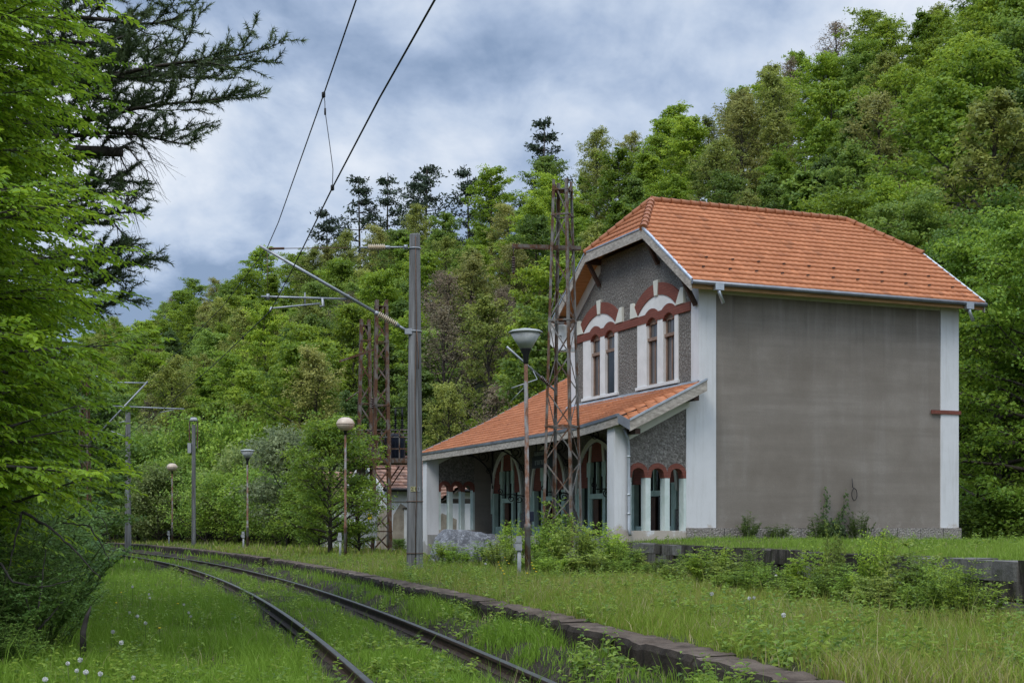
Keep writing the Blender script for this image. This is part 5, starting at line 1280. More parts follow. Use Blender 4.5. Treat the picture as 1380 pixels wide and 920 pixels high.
KH = .97
COLS = {'beech': [(.195, .335, .022), (.225, .365, .026), (.165, .295, .022), (.175, .305, .040)],
        'oak': [(.245, .32, .055), (.255, .30, .065), (.215, .295, .05)],
        'dark': [(.095, .185, .024), (.12, .215, .028), (.085, .165, .032)],
        'bare': [(.24, .215, .11), (.21, .20, .095)]}
WORDS = {'beech': 'bright green', 'oak': 'olive yellow', 'dark': 'dark green', 'bare': 'brownish thin'}
KINDN = {'beech': 'beech_tree', 'oak': 'oak_tree', 'dark': 'hornbeam_tree', 'bare': 'sparse_tree'}
hill_trees = []
def landmark(u):
    for lim, s in ((215, 'above the far mast'), (300, 'above the globe lamp'), (380, 'above the lone lamp'), (470, 'above the willow'), (545, 'behind the tower pair'), (640, 'right of the numbered mast'), (770, 'above the porch roof'), (900, 'behind the gable'), (1030, 'behind the ridge left end'), (1160, 'behind the ridge right end'), (1300, 'behind the back eaves')):
        if u < lim: return s
    return 'beside the blank wall'
def tier(t): return 'low on the slope' if t < 9 else 'lower on the slope' if t < 20 else 'halfway up the slope' if t < 32 else 'high on the slope' if t < 43 else 'on the skyline'
rt = random.Random(77)
t = 1.5; row = 0
cand = []
while t < 82:
    sp = 5.4 if t < 46 else 6.0; wv = -30 + rt.uniform(0, sp)
    while wv < 262:
        tt = t + rt.uniform(-1.6, 1.6); ww = wv + rt.uniform(-1.8, 1.8)
        x = FX + .79 * tt - .613 * ww; y = FY + .613 * tt + .79 * ww
        wv += sp * (1.0 if ww < 90 else 1.28)
        if tt > float(crest(ww)) + 2.0: continue
        u, _ = proj((x, y, 0))
        if not (60 < u < 1430): continue
        z = float(hill_z(x, y)); cand.append((x, y, z, tt, ww, u))
    t += 5.6; row += 1
def hidden(x, y, z, h, u):
    vtop = V0 - (z + h - CZ) / y * F_PX
    return (830 < u < 1285 and vtop > 330) or (985 < u < 1240 and vtop > 300)
sel = []
for (x, y, z, tt, ww, u) in cand:
    n1 = float(vnoise(tt, ww, 15, 5)); n2 = rt.random()
    olive = .22 if tt < 12 else .44 if 780 < u < 1090 and tt > 24 else .12 if u > 1090 else .22
    if 590 < u < 700 and tt < 24: kd = 'bare' if n2 < .62 else 'oak'
    elif n2 < olive * (.5 + n1): kd = 'oak'
    elif n2 < olive + .20 and (tt < 26 or n1 < .4): kd = 'dark'
    elif n2 > .955: kd = 'bare'
    else: kd = 'beech'
    if 925 < u < 1200 and tt > float(crest(ww)) - 7 and n2 < .62: kd = 'bare'
    H = {'beech': 12.2, 'oak': 12.8, 'dark': 11, 'bare': 12.5}[kd] * rt.uniform(.74, 1.16)
    if u > 1270: H *= 1.12
    if hidden(x, y, z, H, u): continue
    sel.append([x, y, z, tt, ww, u, kd, H])
print('hill trees', len(sel))
sel.sort(key=lambda s: s[1])
sel = [q for q in sel if q[5] > 95 or q[1] < 190]; print('kept', len(sel)); sel = sel[:298]
groups = {}
for s in sel: groups.setdefault((s[6], tier(s[3]), landmark(s[5])), []).append(s)
ORD = ['leftmost', 'second from left', 'third from left', 'fourth from left', 'fifth from left', 'sixth from left', 'seventh from left', 'eighth from left']
for (kd, tr_, lm), L_ in groups.items():
    L_.sort(key=lambda s: s[5])
    for i, s in enumerate(L_):
        x, y, z, tt, ww, u, _, H = s
        lb = f"{WORDS[kd]} tree {tr_} {lm}"
        if len(L_) > 1: lb += ', ' + (ORD[i] if i < 8 else 'rightmost')
        nv = len([k for k in P_ if k[0] == kd]); pi = rt.randrange(nv)
        key = (kd, pi)
        if kd in ('beech', 'dark') and y < 72: key = ('near', rt.randrange(2))
        H0 = {'beech': 13, 'oak': 14, 'dark': 12, 'bare': 13, 'near': 12}[key[0]]
        k = H / H0; c = rt.choice(COLS[kd]); kb = KH * rt.uniform(.88, 1.10); c = (c[0] * kb * 1.07, c[1] * kb * .96, c[2] * kb * 1.15)
        plant(KINDN[kd], P_[key], (x, y, z - .2), rt.uniform(0, 6.28), (k * rt.uniform(.9, 1.15), k * rt.uniform(.9, 1.15), k), c, lb, 'tree', 'trees covering the hillside')

for i, (u, d, k_, lb) in enumerate([(15, 46, .80, 'dark round tree far behind the left shrubs, lowest at the frame edge'), (62, 62, .85, 'dark tree standing far back left of the rusty lattice mast'), (100, 78, .95, 'mid green tree far back just left of the lattice mast'), (135, 98, .95, 'mid green tree far back between lattice mast and far mast')]):
    p = at(u, 0, d); plant('hornbeam_tree', P_['dark', i % 2], (p.x, p.y, 0), i * 2.0, (k_ * 1.2, k_ * 1.2, k_), (.10, .185, .028), lb, 'tree', 'trees behind the left scrub')
# --- dark pines along the skyline
def pine_meshes(seed, H, Rr):
    rg = np.random.default_rng(seed); rr_ = random.Random(seed); m = MB()
    m.tube([(0, 0, -.3), (.1, 0, H * .5), (0, .05, H)], [.17, .11, .03], 6); P = []
    k = 0; z = H * .28
    while z < H * .98:
        f = (z / H - .28) / .72
        for a in range(rr_.randint(3, 5)):
            az_ = rr_.uniform(0, 6.28); ln = Rr * (1 - f) ** .75 * rr_.uniform(.55, 1.15) + .35; e = Vector((math.cos(az_) * ln, math.sin(az_) * ln, ln * rr_.uniform(.0, .35)))
            o = Vector((0, 0, z)); m.tube([o, o + e * .5 + Vector((0, 0, -.05)), o + e], [.05, .03, .012], 4, cap=False)
            for t in (.35, .5, .65, .8, .92, 1.0):
                c = o + e * t + Vector((rr_.uniform(-.25, .25), rr_.uniform(-.25, .25), rr_.uniform(-.05, .2)))
                P += [tuple(c + Vector((rr_.gauss(0, .22), rr_.gauss(0, .22), rr_.gauss(0, .12)))) for _ in range(11)]
        z += H * rr_.uniform(.055, .085)
    P = np.array(P); n = len(P); Nn = rg.normal(size=(n, 3)) + np.array([0, 0, .5])
    c = leaf_mesh('pine_crown', P, Nn, np.full(n, .36), .38, rg); c.materials.append(M['needle'])
    t = m.mesh('pine_trunk'); t.materials.append(M['bark']); return t, c
PN = [pine_meshes(5, 13, 2.7), pine_meshes(6, 12, 3.0), pine_meshes(9, 14, 2.4)]
for i, (u, vt, d, k, lb) in enumerate([(440, 283, 190, 1, 'short dark pine at the left end of the skyline pines, crossed by the wire'), (484, 238, 185, 0, 'tall narrow dark pine on the skyline just left of the numbered mast'), (523, 233, 183, 2, 'slender dark pine on the skyline between two others above the numbered mast'),
        (575, 221, 181, 1, 'broad topped dark pine on the skyline, highest of those near the mast'), (557, 240, 187, 2, 'thin dark pine tucked behind the broad topped one'), (630, 228, 178, 1, 'lone small dark pine crown poking above the beeches right of the mast'), (661, 247, 176, 0, 'tiny dark pine tip just showing between the lone pine and the tower'), (734, 162, 162, 0, 'tallest dark pine standing clear on the skyline left of the tower')]):
    p = at(u, vt, d); H = [13, 12, 14][k]; g_ = float(hill_z(p.x, p.y)); s_ = max(.6, min(1.6, (p.z - g_) / H)); zb = p.z - H * s_
    plant('pine_tree', PN[k], (p.x, p.y, zb), i * 1.3, s_, (.055, .085, .048), lb, 'pine', 'dark pines along the skyline')

# --- scrub and small trees at the foot of the slope
def bush(u, d, h, wd, col, label, k=0, zb=.4, kind='shrub', mesh=None, group='shrubs at the foot of the slope', cat='shrub'):
    p = at(u, 0, d); me = mesh or P_['bush', k % 3]; H0, R0 = (3.2, 2.0)
    return plant(kind, me, (p.x, p.y, zb), u * .37, (wd / (2 * R0), wd / (2 * R0), h / H0), col, label, cat, group, ('stem', 'foliage'))
BC = [(.195, .32, .038), (.17, .285, .042), (.215, .34, .042), (.21, .28, .08)]
SCR = [(118, 104, 5.5, 6), (150, 112, 6, 7), (186, 100, 5.0, 6), (214, 96, 4.5, 5), (246, 98, 5.5, 6), (278, 92, 4.2, 5), (305, 88, 4.0, 5), (322, 90, 5.5, 5.5), (352, 84, 4.2, 5), (372, 80, 3.6, 4.5), (392, 88, 6, 6), (418, 84, 5, 5), (262, 106, 8, 7), (200, 112, 8, 8), (330, 100, 8, 7), (160, 122, 9, 9), (405, 74, 2.8, 3.6)]
for i, (u, d, h, wd) in enumerate(SCR):
    near = 'behind the ' + ('far mast' if u < 210 else 'globe lamp' if u < 270 else 'lone cone lamp' if u < 360 else 'small leafy tree')
    lb = f"{'tall' if h > 7 else 'medium' if h > 4.4 else 'low'} {['fresh green', 'dull green', 'yellowish green', 'grey green'][i % 4]} shrub {near}" + (', ' + ['left side', 'centre', 'right side'][0 if (u % 100) < 35 else 1 if (u % 100) < 70 else 2])
    bush(u, d, h, wd, BC[i % 4], lb, i)
p = at(388, 0, 76); plant('willow_tree', P_['willow', 0], (p.x, p.y, .3), 0, (1.0, 1.0, 1.06), (.20, .25, .115), 'silvery grey green willow behind the small leafy tree', 'tree', None)
# shrubs round the house and the right-hand end of the terrace
for i, (u, d, h, wd, lb) in enumerate([(430, 66, 2.6, 3.4, 'round green shrub left of the globe lamp in front of the outbuilding'), (538, 61, .5, 1.0, 'low green weeds bush against the house beside the mast'), (470, 60, 1.0, 1.5, 'low leafy bush behind the globe lamp foot'), (1318, 46, 1.4, 3.5, 'low nettle clump beside the right corner of the blank wall'), (1365, 44, 1.8, 4, 'larger nettle clump at the far right end of the terrace')]):
    bush(u, d, h, wd, BC[i % 4], lb, i, .7 if u > 1000 else .4, group='shrubs around the buildings')
# the small leafy tree in front of the lattice towers
SMT = tree_meshes('small_tree', 81, 5.2, 2.15, 15000, .115, .10, .42, 40, .16, 'round', .08, .35, twigs=4)
p = at(445, 0, 52.5); plant('young_tree', SMT, (p.x, p.y, .35), .4, (1, 1, 1.0), (.19, .31, .030), 'small multi branched leafy tree beside the globe lamp', 'tree', None)
SMT2 = tree_meshes('sapling', 82, 3.6, 1.3, 4200, .11, .05, .5, 26, .2, 'round', .1, .4)
p = at(484, 0, 54.5); plant('young_tree', SMT2, (p.x, p.y, .35), 1.4, (.75, .75, .9), (.19, .30, .03), 'thin leafy sapling in front of the lattice tower legs', 'tree', None)
# trees beside the blank wall
for i, (u, d, H, lb) in enumerate([(1345, 50, 12.5, 'big bright green tree right beside the white corner of the blank wall'), (1400, 46, 12, 'spreading green tree cut by the frame edge, right of the blank wall'), (1305, 58, 14, 'dark leafy tree half hidden behind the blank wall corner'), (1372, 56, 15, 'tall layered green tree behind the big one at the frame edge')]):
    p = at(u, 0, d); k = H / 12; plant('beech_tree', P_['near', i % 2], (p.x, p.y, .6), i * 1.9, (k * .95, k * .95, k), [(.175, .295, .03), (.155, .27, .026), (.085, .165, .022), (.12, .22, .025)][i], lb, 'tree', 'trees beside the blank wall')

# --- leafy bushes and weeds near the platform and along the retaining wall
def weed_meshes(seed, h, wd, stems, leaf, per, droop=.3):
    """many thin upright stems carrying leaves: reads as an airy bush"""
    rg = np.random.default_rng(seed); rr_ = random.Random(seed); m = MB(); P, D, Nn, T = [], [], [], []
    for k in range(stems):
        a = rr_.uniform(0, 6.28); r = wd / 2 * math.sqrt(rr_.random()); hh = h * (1 - .45 * (2 * r / wd) ** 2) * rr_.uniform(.55, 1.08)
        b = Vector((math.cos(a) * r * .55, math.sin(a) * r * .55, 0)); tip = Vector((math.cos(a) * r * 1.1 + rr_.uniform(-.1, .1), math.sin(a) * r * 1.1 + rr_.uniform(-.1, .1), hh))
        f = lambda t: b.lerp(tip, t) + Vector((0, 0, hh * .12 * math.sin(math.pi * t))); st = rr_.random()
        m.tube([f(0), f(.5), f(1)], [.009, .006, .002], 3, cap=False)
        subs = [(f(.35 + .6 * q), Vector((math.cos(a + s_ * 1.3), math.sin(a + s_ * 1.3), rr_.uniform(.0, .6))) * hh * rr_.uniform(.12, .3)) for q in (.1, .35, .6, .85) for s_ in (-1, 1)]
        for o, e in subs:
            m.tube([o, o + e], [.004, .0015], 3, cap=False)
            for i in range(per):
                t = (i + .5) / per; c = o + e * t; sd = Vector((-e.y, e.x, 0)).normalized() * (1 if i % 2 else -1)
                P.append(tuple(c)); D.append(tuple(e.normalized() * .6 + sd * .8 + Vector((0, 0, -droop)))); Nn.append((rr_.gauss(0, .35), rr_.gauss(0, .35), 1)); T.append(st)
        for i in range(per * 2):
            t = .25 + .75 * (i + .5) / (per * 2); c = f(t); a2 = i * 2.4 + a
            P.append(tuple(c)); D.append((math.cos(a2), math.sin(a2), .3 - droop)); Nn.append((rr_.gauss(0, .4), rr_.gauss(0, .4), 1)); T.append(st)
    P, D, Nn, T = map(np.array, (P, D, Nn, T)); n = len(P)
    c = leaf_mesh('weed_leaves', P, Nn, leaf * rg.uniform(.6, 1.2, n), .6, rg, D, T * .6 + .25); c.materials.append(M['leaf'])
    s_ = m.mesh('weed_stems'); s_.materials.append(M['stem']); return s_, c
WB = [weed_meshes(1, 1.0, 1.0, 34, .062, 7), weed_meshes(2, 1.0, 1.0, 30, .050, 8), weed_meshes(3, 1.0, .8, 24, .075, 6), weed_meshes(4, 1.0, .9, 40, .045, 7)]
def weed(u, d, h, wd, col, label, k, zb, group, name='bush'):
    p = at(u, 0, d); return plant(name, WB[k], (p.x, p.y, zb), u * .7, (wd, wd, h), col, label, 'bush', group, ('stems', 'leaves'))
GB = [(.25, .385, .042), (.215, .355, .040), (.19, .31, .040), (.265, .36, .065)]
PORCH = [(598, 39, .7, 1.0, 0, 'leafy bush at the left end of the boulder'), (618, 37.5, .55, .9, 2, 'low bright bush in front of the boulder'), (655, 36, .8, 1.0, 1, 'green bush right of the boulder before the porch'), (675, 35, .85, 1.1, 3, 'thin weedy bush left of the nearest lamp'), (690, 37, 1.3, .9, 0, 'tall bush behind the nearest lamp under a doorway'),
         (735, 32.0, 1.15, 1.0, 0, 'arching bush at the foot of the porch tower, left half'), (748, 33, 1.85, 1.0, 2, 'tallest bush spray climbing the porch tower'), (774, 31.5, 1.42, 1.25, 1, 'broad light green bush in front of the tower and pillar'), (806, 32, 1.22, 1.15, 0, 'leafy bush before the near porch pillar'), (836, 31, .85, 1.2, 3, 'drooping bush hiding the end of the retaining wall'), (722, 30.5, .6, .9, 3, 'low bush right beside the nearest lamp foot'), (792, 29.8, .62, 1.2, 2, 'low weeds bush in front of the tower bushes'), (748, 29.8, .5, 1.1, 1, 'short weeds bush between lamp and tower')]
for i, (u, d, h, wd, k, lb) in enumerate(PORCH): weed(u, d, h, wd, GB[i % 4], lb, k, .42, 'bushes in front of the porch')
def wall_pt(u, off):
    k = (u - U0) / F_PX; t = (35.6 * k - 2.74) / (.14 + .99 * k); return W1[0] + WD[0] * t - .99 * off, W1[1] + WD[1] * t - .14 * off
WALLB = [(868, .5, .75, 1.0, 0), (893, .6, .62, 1.0, 2), (925, .5, .45, .8, 3), (965, .5, .60, .9, 1), (1000, .45, .78, 1.0, 0), (1035, .6, .62, 1.0, 2), (1070, .55, .68, 1.0, 3), (1105, .6, .58, 1.0, 1), (1140, .4, .82, .8, 0), (1163, .35, 1.02, .6, 2), (1190, .55, .66, .8, 3), (1222, .6, .62, .9, 1), (1250, .6, .90, 1.0, 0), (1288, .5, .95, 1.0, 2), (1320, .55, .80, .9, 1), (1352, .6, .62, .9, 0), (1385, .6, .70, .9, 3), (1300, .95, .55, 1.0, 3), (1375, 1.0, .5, .9, 2), (1085, 1.0, .42, 1.0, 0), (1180, 1.0, .42, .9, 1), (985, 1.0, .40, 1.0, 2), (905, 1.0, .45, 1.0, 1)]
WALLW = ['tall leafy', 'low spreading', 'airy small leaved', 'dense fresh green']
for i, (u, off, h, wd, k) in enumerate(WALLB):
    x, y = wall_pt(u, off + .1); c = GB[(i * 3) % 4]; h *= .80
    pos = 'below the porch arches' if u < 930 else 'below the round wall shrub' if u < 1040 else 'below the creeper' if u < 1120 else 'below the red stub' if u < 1215 else 'below the white corner' if u < 1300 else 'near the frame edge'
    lb = f"{'tall' if h > .8 else 'medium' if h > .58 else 'short'} {['broad', 'fine', 'bright', 'dull'][k]} leaved bush {'against' if off < .7 else 'before'} the wall {pos}"
    plant('bush', WB[k], (x, y, .40), u * .9, (wd * (.95 if i % 3 else .6), wd * (.95 if i % 3 else .6), h * (1.28 if i % 3 else 1.5)), tuple(v * .85 for v in c), lb, 'bush', 'bushes along the retaining wall', ('stems', 'leaves'))
# creeper and self-sown plants at the foot of the blank wall
def on_side(s, off, z): q = C + SD * s - QD * off; return (q[0], q[1], z)
for i, (s, h, wd, k, lb) in enumerate([(1.35, .62, 1.1, 3, 'round dark bush at the foot of the blank wall, left of the creeper'), (2.25, .45, .9, 1, 'thin straggling plant between round bush and creeper'), (3.55, .60, .8, 2, 'small weeds plant just left of the creeper foot'), (4.9, .85, 1.0, 1, 'straggly arching plant right of the creeper'), (5.8, .40, .7, 3, 'lowest straggly plant right of the arching one')]):
    plant('wall_plant', WB[k], on_side(s, .4, 1.12 - s * .04), s, (wd * 1.15, wd * .6, h * 1.35), (.085, .145, .035), lb, 'plant', 'plants along the blank wall', ('stems', 'leaves'))
m = MB(); rc = random.Random(3); P, Nn, D = [], [], []
for br in range(6):
    s0 = 4.15 + rc.uniform(-.25, .25); P0 = []
    for i in range(14):
        t = i / 13; hgt = [1.55, 1.45, .8, .6, .7, .5][br]; s_ = s0 + (-.05 if br == 0 else .34 if br == 1 else rc.uniform(-.3, .3)) * t + .05 * math.sin(t * 9 + br)
        P0.append((s_, -.05 - .03 * math.sin(t * 5), 1.0 + hgt * t))
        for _ in range(int(24 * (1 - t) ** 1.2) + 5): P.append((s_ + rc.gauss(0, .16 * (1.1 - t) ** 1.5 + .025), -.09 + rc.gauss(0, .035), 1.0 + hgt * t + rc.gauss(0, .05))); Nn.append((rc.gauss(0, .4), -1, .5)); D.append((rc.gauss(0, .5), 0, -1))
    m.tube(P0, [.012 * (1 - i / 16) for i in range(14)], 4)
cr_ = empty('creeper', (C[0], C[1], 0), BROT, 'forked dark green creeper climbing the middle of the blank grey wall', 'creeper')
m.build('stems', M['bark'], cr_); c = leaf_mesh('leaves', np.array(P), np.array(Nn), np.full(len(P), .085), .75, RNG, np.array(D)); c.materials.append(M['leaf']); o = link('leaves', c, None, cr_); o.color = (.07, .125, .03, 1)

# --- big broadleaf tree at the left, seen close to
def spray_tree(seed, H, Rr, limbs, leaf, zmin):
    rr_ = random.Random(seed); rg = np.random.default_rng(seed); m = MB(); P, D, Nn, T = [], [], [], []
    tp = lambda f: Vector((.25 * math.sin(f * 2.2), .2 * math.sin(f * 3), H * f))
    m.tube([tp(i / 9) - Vector((0, 0, .5 if i == 0 else 0)) for i in range(10)], [.17 * (1.1 - i / 9.5) for i in range(10)], 10)
    for k in range(limbs):
        f = .10 + .88 * (k + rr_.random()) / limbs; z = f
        ln = Rr * (1.02 - .75 * max(0, z - .55) ** 1.2) * rr_.uniform(.72, 1.1); az_ = k * 2.39996 + rr_.uniform(-.3, .3); el_ = rr_.uniform(.1, .55) + .4 * z
        o = tp(f); d = Vector((math.cos(az_) * math.cos(el_), math.sin(az_) * math.cos(el_), math.sin(el_))); sag = rr_.uniform(.0, .30) * ln
        pt = lambda t: o + d * (ln * t) - Vector((0, 0, sag * t * t)); r0 = .045 * (1.1 - f)
        m.tube([pt(i / 6) for i in range(7)], [r0 * (1 - i / 6.5) + .002 for i in range(7)], 5, cap=False)
        lt = rr_.random()
        for j in range(22):
            t = .25 + .77 * (j + rr_.random() * .6) / 22; b = pt(t); s_ = 1 if j % 2 else -1
            a2 = az_ + s_ * rr_.uniform(.45, 1.0); l2 = ln * (.40 - .17 * t) * rr_.uniform(.7, 1.25); e2 = rr_.uniform(-.35, .35); sg2 = l2 * .15
            d2 = Vector((math.cos(a2) * math.cos(e2), math.sin(a2) * math.cos(e2), math.sin(e2)))
            q = lambda v: b + d2 * (l2 * v) - Vector((0, 0, sg2 * v * v))
            m.tube([q(0), q(.5), q(1)], [.006, .004, .0015], 3, cap=False); nl = max(4, int(l2 / .032))
            for i in range(nl):
                v = .1 + .9 * (i + .5) / nl; c = q(v); sd = Vector((-d2.y, d2.x, 0)).normalized() * (1 if i % 2 else -1)
                tip = i == nl - 1
                P.append(tuple(c)); D.append(tuple(d2 * (.65 if not tip else 1.2) + sd * (.75 if not tip else 0) + Vector((0, 0, -.30)))); Nn.append((rr_.gauss(0, .42) + math.cos(az_) * .55, rr_.gauss(0, .42) + math.sin(az_) * .55, 1)); T.append(lt * .5 + .25)
    P, D, Nn, T = map(np.array, (P, D, Nn, T)); ok = P[:, 2] > zmin; P, D, Nn, T = P[ok], D[ok], Nn[ok], T[ok]; n = len(P)
    D = unit(D) + rg.normal(size=(n, 3)) * .18; D = unit(D); Nn = unit(Nn - D * np.sum(Nn * D, 1, keepdims=True)); S = np.cross(Nn, D)
    L_ = (leaf * rg.uniform(.65, 1.25, n))[:, None]; W_ = L_ * .58
    cols = [(0, 0, 0), (.30, .42, .10), (.68, .36, .08), (1, 0, -.10), (.68, -.36, .08), (.30, -.42, .10)]
    V = np.stack([P + D * L_ * a + S * W_ * b + Nn * L_ * c_ for a, b, c_ in cols], 1).reshape(-1, 3)
    b = (np.arange(n) * 6)[:, None]; F = np.concatenate([b + np.array([[0, 1, 2, 3]]), b + np.array([[0, 3, 4, 5]])], 0)
    me = np_mesh('spray_crown', V, F, {'tint': np.repeat(np.clip(T + rg.normal(0, .16, n), 0, 1), 6)}); me.materials.append(M['leaf'])
    t_ = m.mesh('spray_trunk'); t_.materials.append(M['bark_grey']); print('spray leaves', n); return t_, me
ST1 = spray_tree(91, 9.6, 2.7, 230, .086, .9)
ST2 = spray_tree(92, 7.6, 2.5, 130, .09, 1.0)
plant('hornbeam_tree', ST1, (-6.9, 13.6, .1), 0.6, (1, 1, 1), (.26, .44, .024), 'large bright green broad leaved tree leaning in from the near left', 'tree', None)
plant('hornbeam_tree', ST1, (-7.45, 15.6, -.2), 2.9, (1.05, 1.05, 1.04), (.22, .385, .022), 'bright leafy tree close behind the foremost one, hiding the pine trunk', 'tree', None)
plant('hornbeam_tree', ST1, (-8.3, 18.2, .5), 4.4, (1.05, 1.05, 1.12), (.19, .34, .022), 'tallest of the near left leafy trees, third one back', 'tree', None)
plant('hornbeam_tree', ST2, (-9.5, 18.9, .1), 2.1, (1.12, 1.12, 1.0), (.15, .275, .022), 'darker leafy tree behind the large bright one at the near left', 'tree', None)
plant('hornbeam_tree', ST2, (-12.0, 24.5, .1), 4.0, (1.2, 1.2, .82), (.14, .25, .025), 'lower leafy tree behind the track bushes at the near left', 'tree', None)

# --- old pine behind it, its limbs reaching out over the track
PX, PY = -8.5, 22.0
def needles(mb_pts, rg, ln=.13, per=26, wd=.0085):
    """needle brushes: for every (base, direction) a spray of thin needles"""
    B = np.array([b for b, d in mb_pts]); Dm = unit(np.array([d for b, d in mb_pts])); n = len(B)
    B = np.repeat(B, per, 0); Dm = np.repeat(Dm, per, 0); k = n * per
    B = B + Dm * rg.uniform(-.10, .10, (k, 1))
    d = unit(Dm * .75 + rg.normal(size=(k, 3)) * .55); s = unit(np.cross(d, rg.normal(size=(k, 3)))); L_ = ln * rg.uniform(.7, 1.2, (k, 1))
    V = np.stack([B - s * wd, B + s * wd, B + d * L_], 1).reshape(-1, 3); F = np.arange(3 * k).reshape(k, 3)
    return V, F, np.repeat(rg.random(n), per * 3)
pg = random.Random(12); pgn = np.random.default_rng(12); m = MB(); tufts = []; dead = MB()
m.tube([(.0, 0, -.5), (.1, 0, 4), (.0, .1, 8), (.1, .1, 12), (.05, 0, 15)], [.30, .26, .2, .12, .03], 12)
def limb(z0, tip, r0=.05, sag=-.3, bare=.3, sub=11, dens=1.0):
    o = Vector((.05, 0, z0)); e = Vector(tip) - o; ln = e.length
    pt = lambda t: o + e * t + Vector((0, 0, sag * 4 * t * (1 - t))) + Vector((0, .12 * math.sin(t * 5 + z0), .06 * math.sin(t * 9 + z0)))
    m.tube([pt(i / 8) for i in range(9)], [r0 * (1 - i / 8.6) + .005 for i in range(9)], 6, cap=False)
    eh = Vector((e.x, e.y, 0)).normalized(); sd = Vector((-eh.y, eh.x, 0))
    for j in range(sub):
        t = bare + (1 - bare) * (j + pg.random()) / sub; b = pt(t); s_ = 1 if j % 2 else -1; l2 = ln * (.36 - .20 * t) * pg.uniform(.6, 1.2)
        d2 = (eh * pg.uniform(.5, 1.0) + sd * s_ * pg.uniform(.3, 1.0) + Vector((0, 0, pg.uniform(-.15, .55)))).normalized()
        q = lambda v: b + d2 * (l2 * v) + Vector((0, 0, .10 * l2 * v * v)); m.tube([q(0), q(.5), q(1)], [.012, .008, .004], 4, cap=False)
        nt_ = int((2.5 + l2 * 8.0) * dens)
        for i in range(nt_):
            v = .15 + .85 * (i + .5) / nt_; a = pg.uniform(0, 6.28); d3 = (d2 + Vector((pg.gauss(0, .5), pg.gauss(0, .5), pg.gauss(.25, .4)))).normalized(); l3 = pg.uniform(.06, .26)
            c = q(v); m.tube([c, c + d3 * l3], [.004, .003], 3, cap=False)
            for w_ in (.45, 1.0): tufts.append((tuple(c + d3 * l3 * w_), tuple(d3)))
    for i in range(10):
        t = .75 + .25 * i / 9; tufts.append((tuple(pt(t)), tuple((e.normalized() + Vector((pg.gauss(0, .3), pg.gauss(0, .3), pg.gauss(.2, .3)))).normalized())))
lt_ = lambda u, v, d: at(u - (36 if u > 290 else 26 if u > 230 else 14 if u > 185 else 0), v, d) - Vector((PX, PY, 0))
# limbs that show against the sky: (height on the trunk, tip)
for z0, tip, sag, bare, sub in [(8.4, lt_(378, 62, 21.0), -.15, .18, 20), (8.0, lt_(345, 125, 21.5), -.2, .22, 18), (8.7, lt_(330, 95, 22.2), -.1, .25, 15), (7.9, lt_(280, 190, 21.4), -.05, .42, 13), (9.6, lt_(268, 18, 21.6), -.1, .15, 15), (9.9, lt_(225, -20, 22.6), .0, .15, 14), (9.3, lt_(240, 60, 23), -.1, .15, 14), (9.2, lt_(215, 95, 20.8), -.2, .15, 13), (8.8, lt_(200, 130, 22.8), -.2, .2, 12),
        (6.9, lt_(192, 245, 21.6), -.1, .3, 12), (6.3, lt_(178, 290, 22.4), -.1, .2, 12), (5.9, lt_(208, 358, 21.2), -.2, .35, 12), (5.6, lt_(178, 330, 22.5), -.1, .2, 12), (5.0, lt_(168, 405, 22), -.15, .2, 12), (6.6, lt_(165, 262, 20.8), -.1, .2, 11), (5.3, lt_(160, 375, 21), -.1, .2, 11), (10.6, lt_(170, -40, 21.5), 0, .1, 14), (7.4, lt_(160, 200, 22), -.1, .2, 10)]:
    limb(z0, tip, .055, sag, bare, sub)
for k in range(26):
    z0 = 5.2 + 9.2 * k / 26; a = k * 2.4 + 1.0; ln = 2.9 * (1 - .55 * max(0, z0 - 8) / 7) * pg.uniform(.7, 1.1)
    if math.cos(a) > .35 and z0 < 9: continue
    limb(z0, Vector((math.cos(a) * ln, math.sin(a) * ln, z0 + pg.uniform(-.2, .7))), .045, -.15, .2, 10)
deads = []
# bare dead twigs hanging below the long limbs
for (u0, v0, u1, v1, d) in [(130, 165, 228, 222, 21.4), (140, 175, 215, 200, 21.8), (150, 205, 236, 268, 21.2), (135, 150, 240, 185, 21.6), (150, 60, 255, 68, 21.5), (150, 205, 200, 275, 21.9), (140, 300, 192, 338, 21.4), (150, 240, 190, 290, 21.6), (120, 190, 170, 235, 21.3)]:
    dead = MB(); a, b = lt_(u0, v0, d), lt_(u1, v1, d); bw_ = pg.uniform(.15, .5); f = lambda t: a.lerp(b, t) + Vector((0, 0, bw_ * math.sin(math.pi * t) * (1 - .3 * t))) + Vector((.03 * math.sin(t * 11), 0, .03 * math.sin(t * 17 + 1)))
    dead.tube([f(i / 12) for i in range(13)], [.016 * (1 - i / 13) + .003 for i in range(13)], 5, cap=False)
    for j in range(13):
        t = .2 + .75 * pg.random(); o_ = f(t); e_ = (b - a).normalized() * pg.uniform(.12, .4) + Vector((pg.gauss(0, .12), pg.gauss(0, .15), pg.gauss(-.10, .16))); dead.tube([o_, o_ + e_ * .5 + Vector((0, 0, .05)), o_ + e_ + Vector((0, 0, -.04))], [.005, .0035, .0018], 3, cap=False)
        e2_ = e_ * .4 + Vector((pg.gauss(0, .08), 0, pg.gauss(0, .08))); dead.tube([o_ + e_ * .5 + Vector((0, 0, .05)), o_ + e_ * .5 + e2_], [.003, .0015], 3, cap=False)
    deads.append(dead)
pine = empty('pine_tree', (PX, PY, 0), 0, 'old dark pine behind the near left trees, long needle limbs reaching over the sky', 'pine')
for dd_ in deads: dd_.build('dead_twig', M['deadwood'], pine)
V, F, T = needles(tufts, pgn, .095, 26, .0075); print('pine tufts', len(tufts))
m.build('trunk', M['bark'], pine)
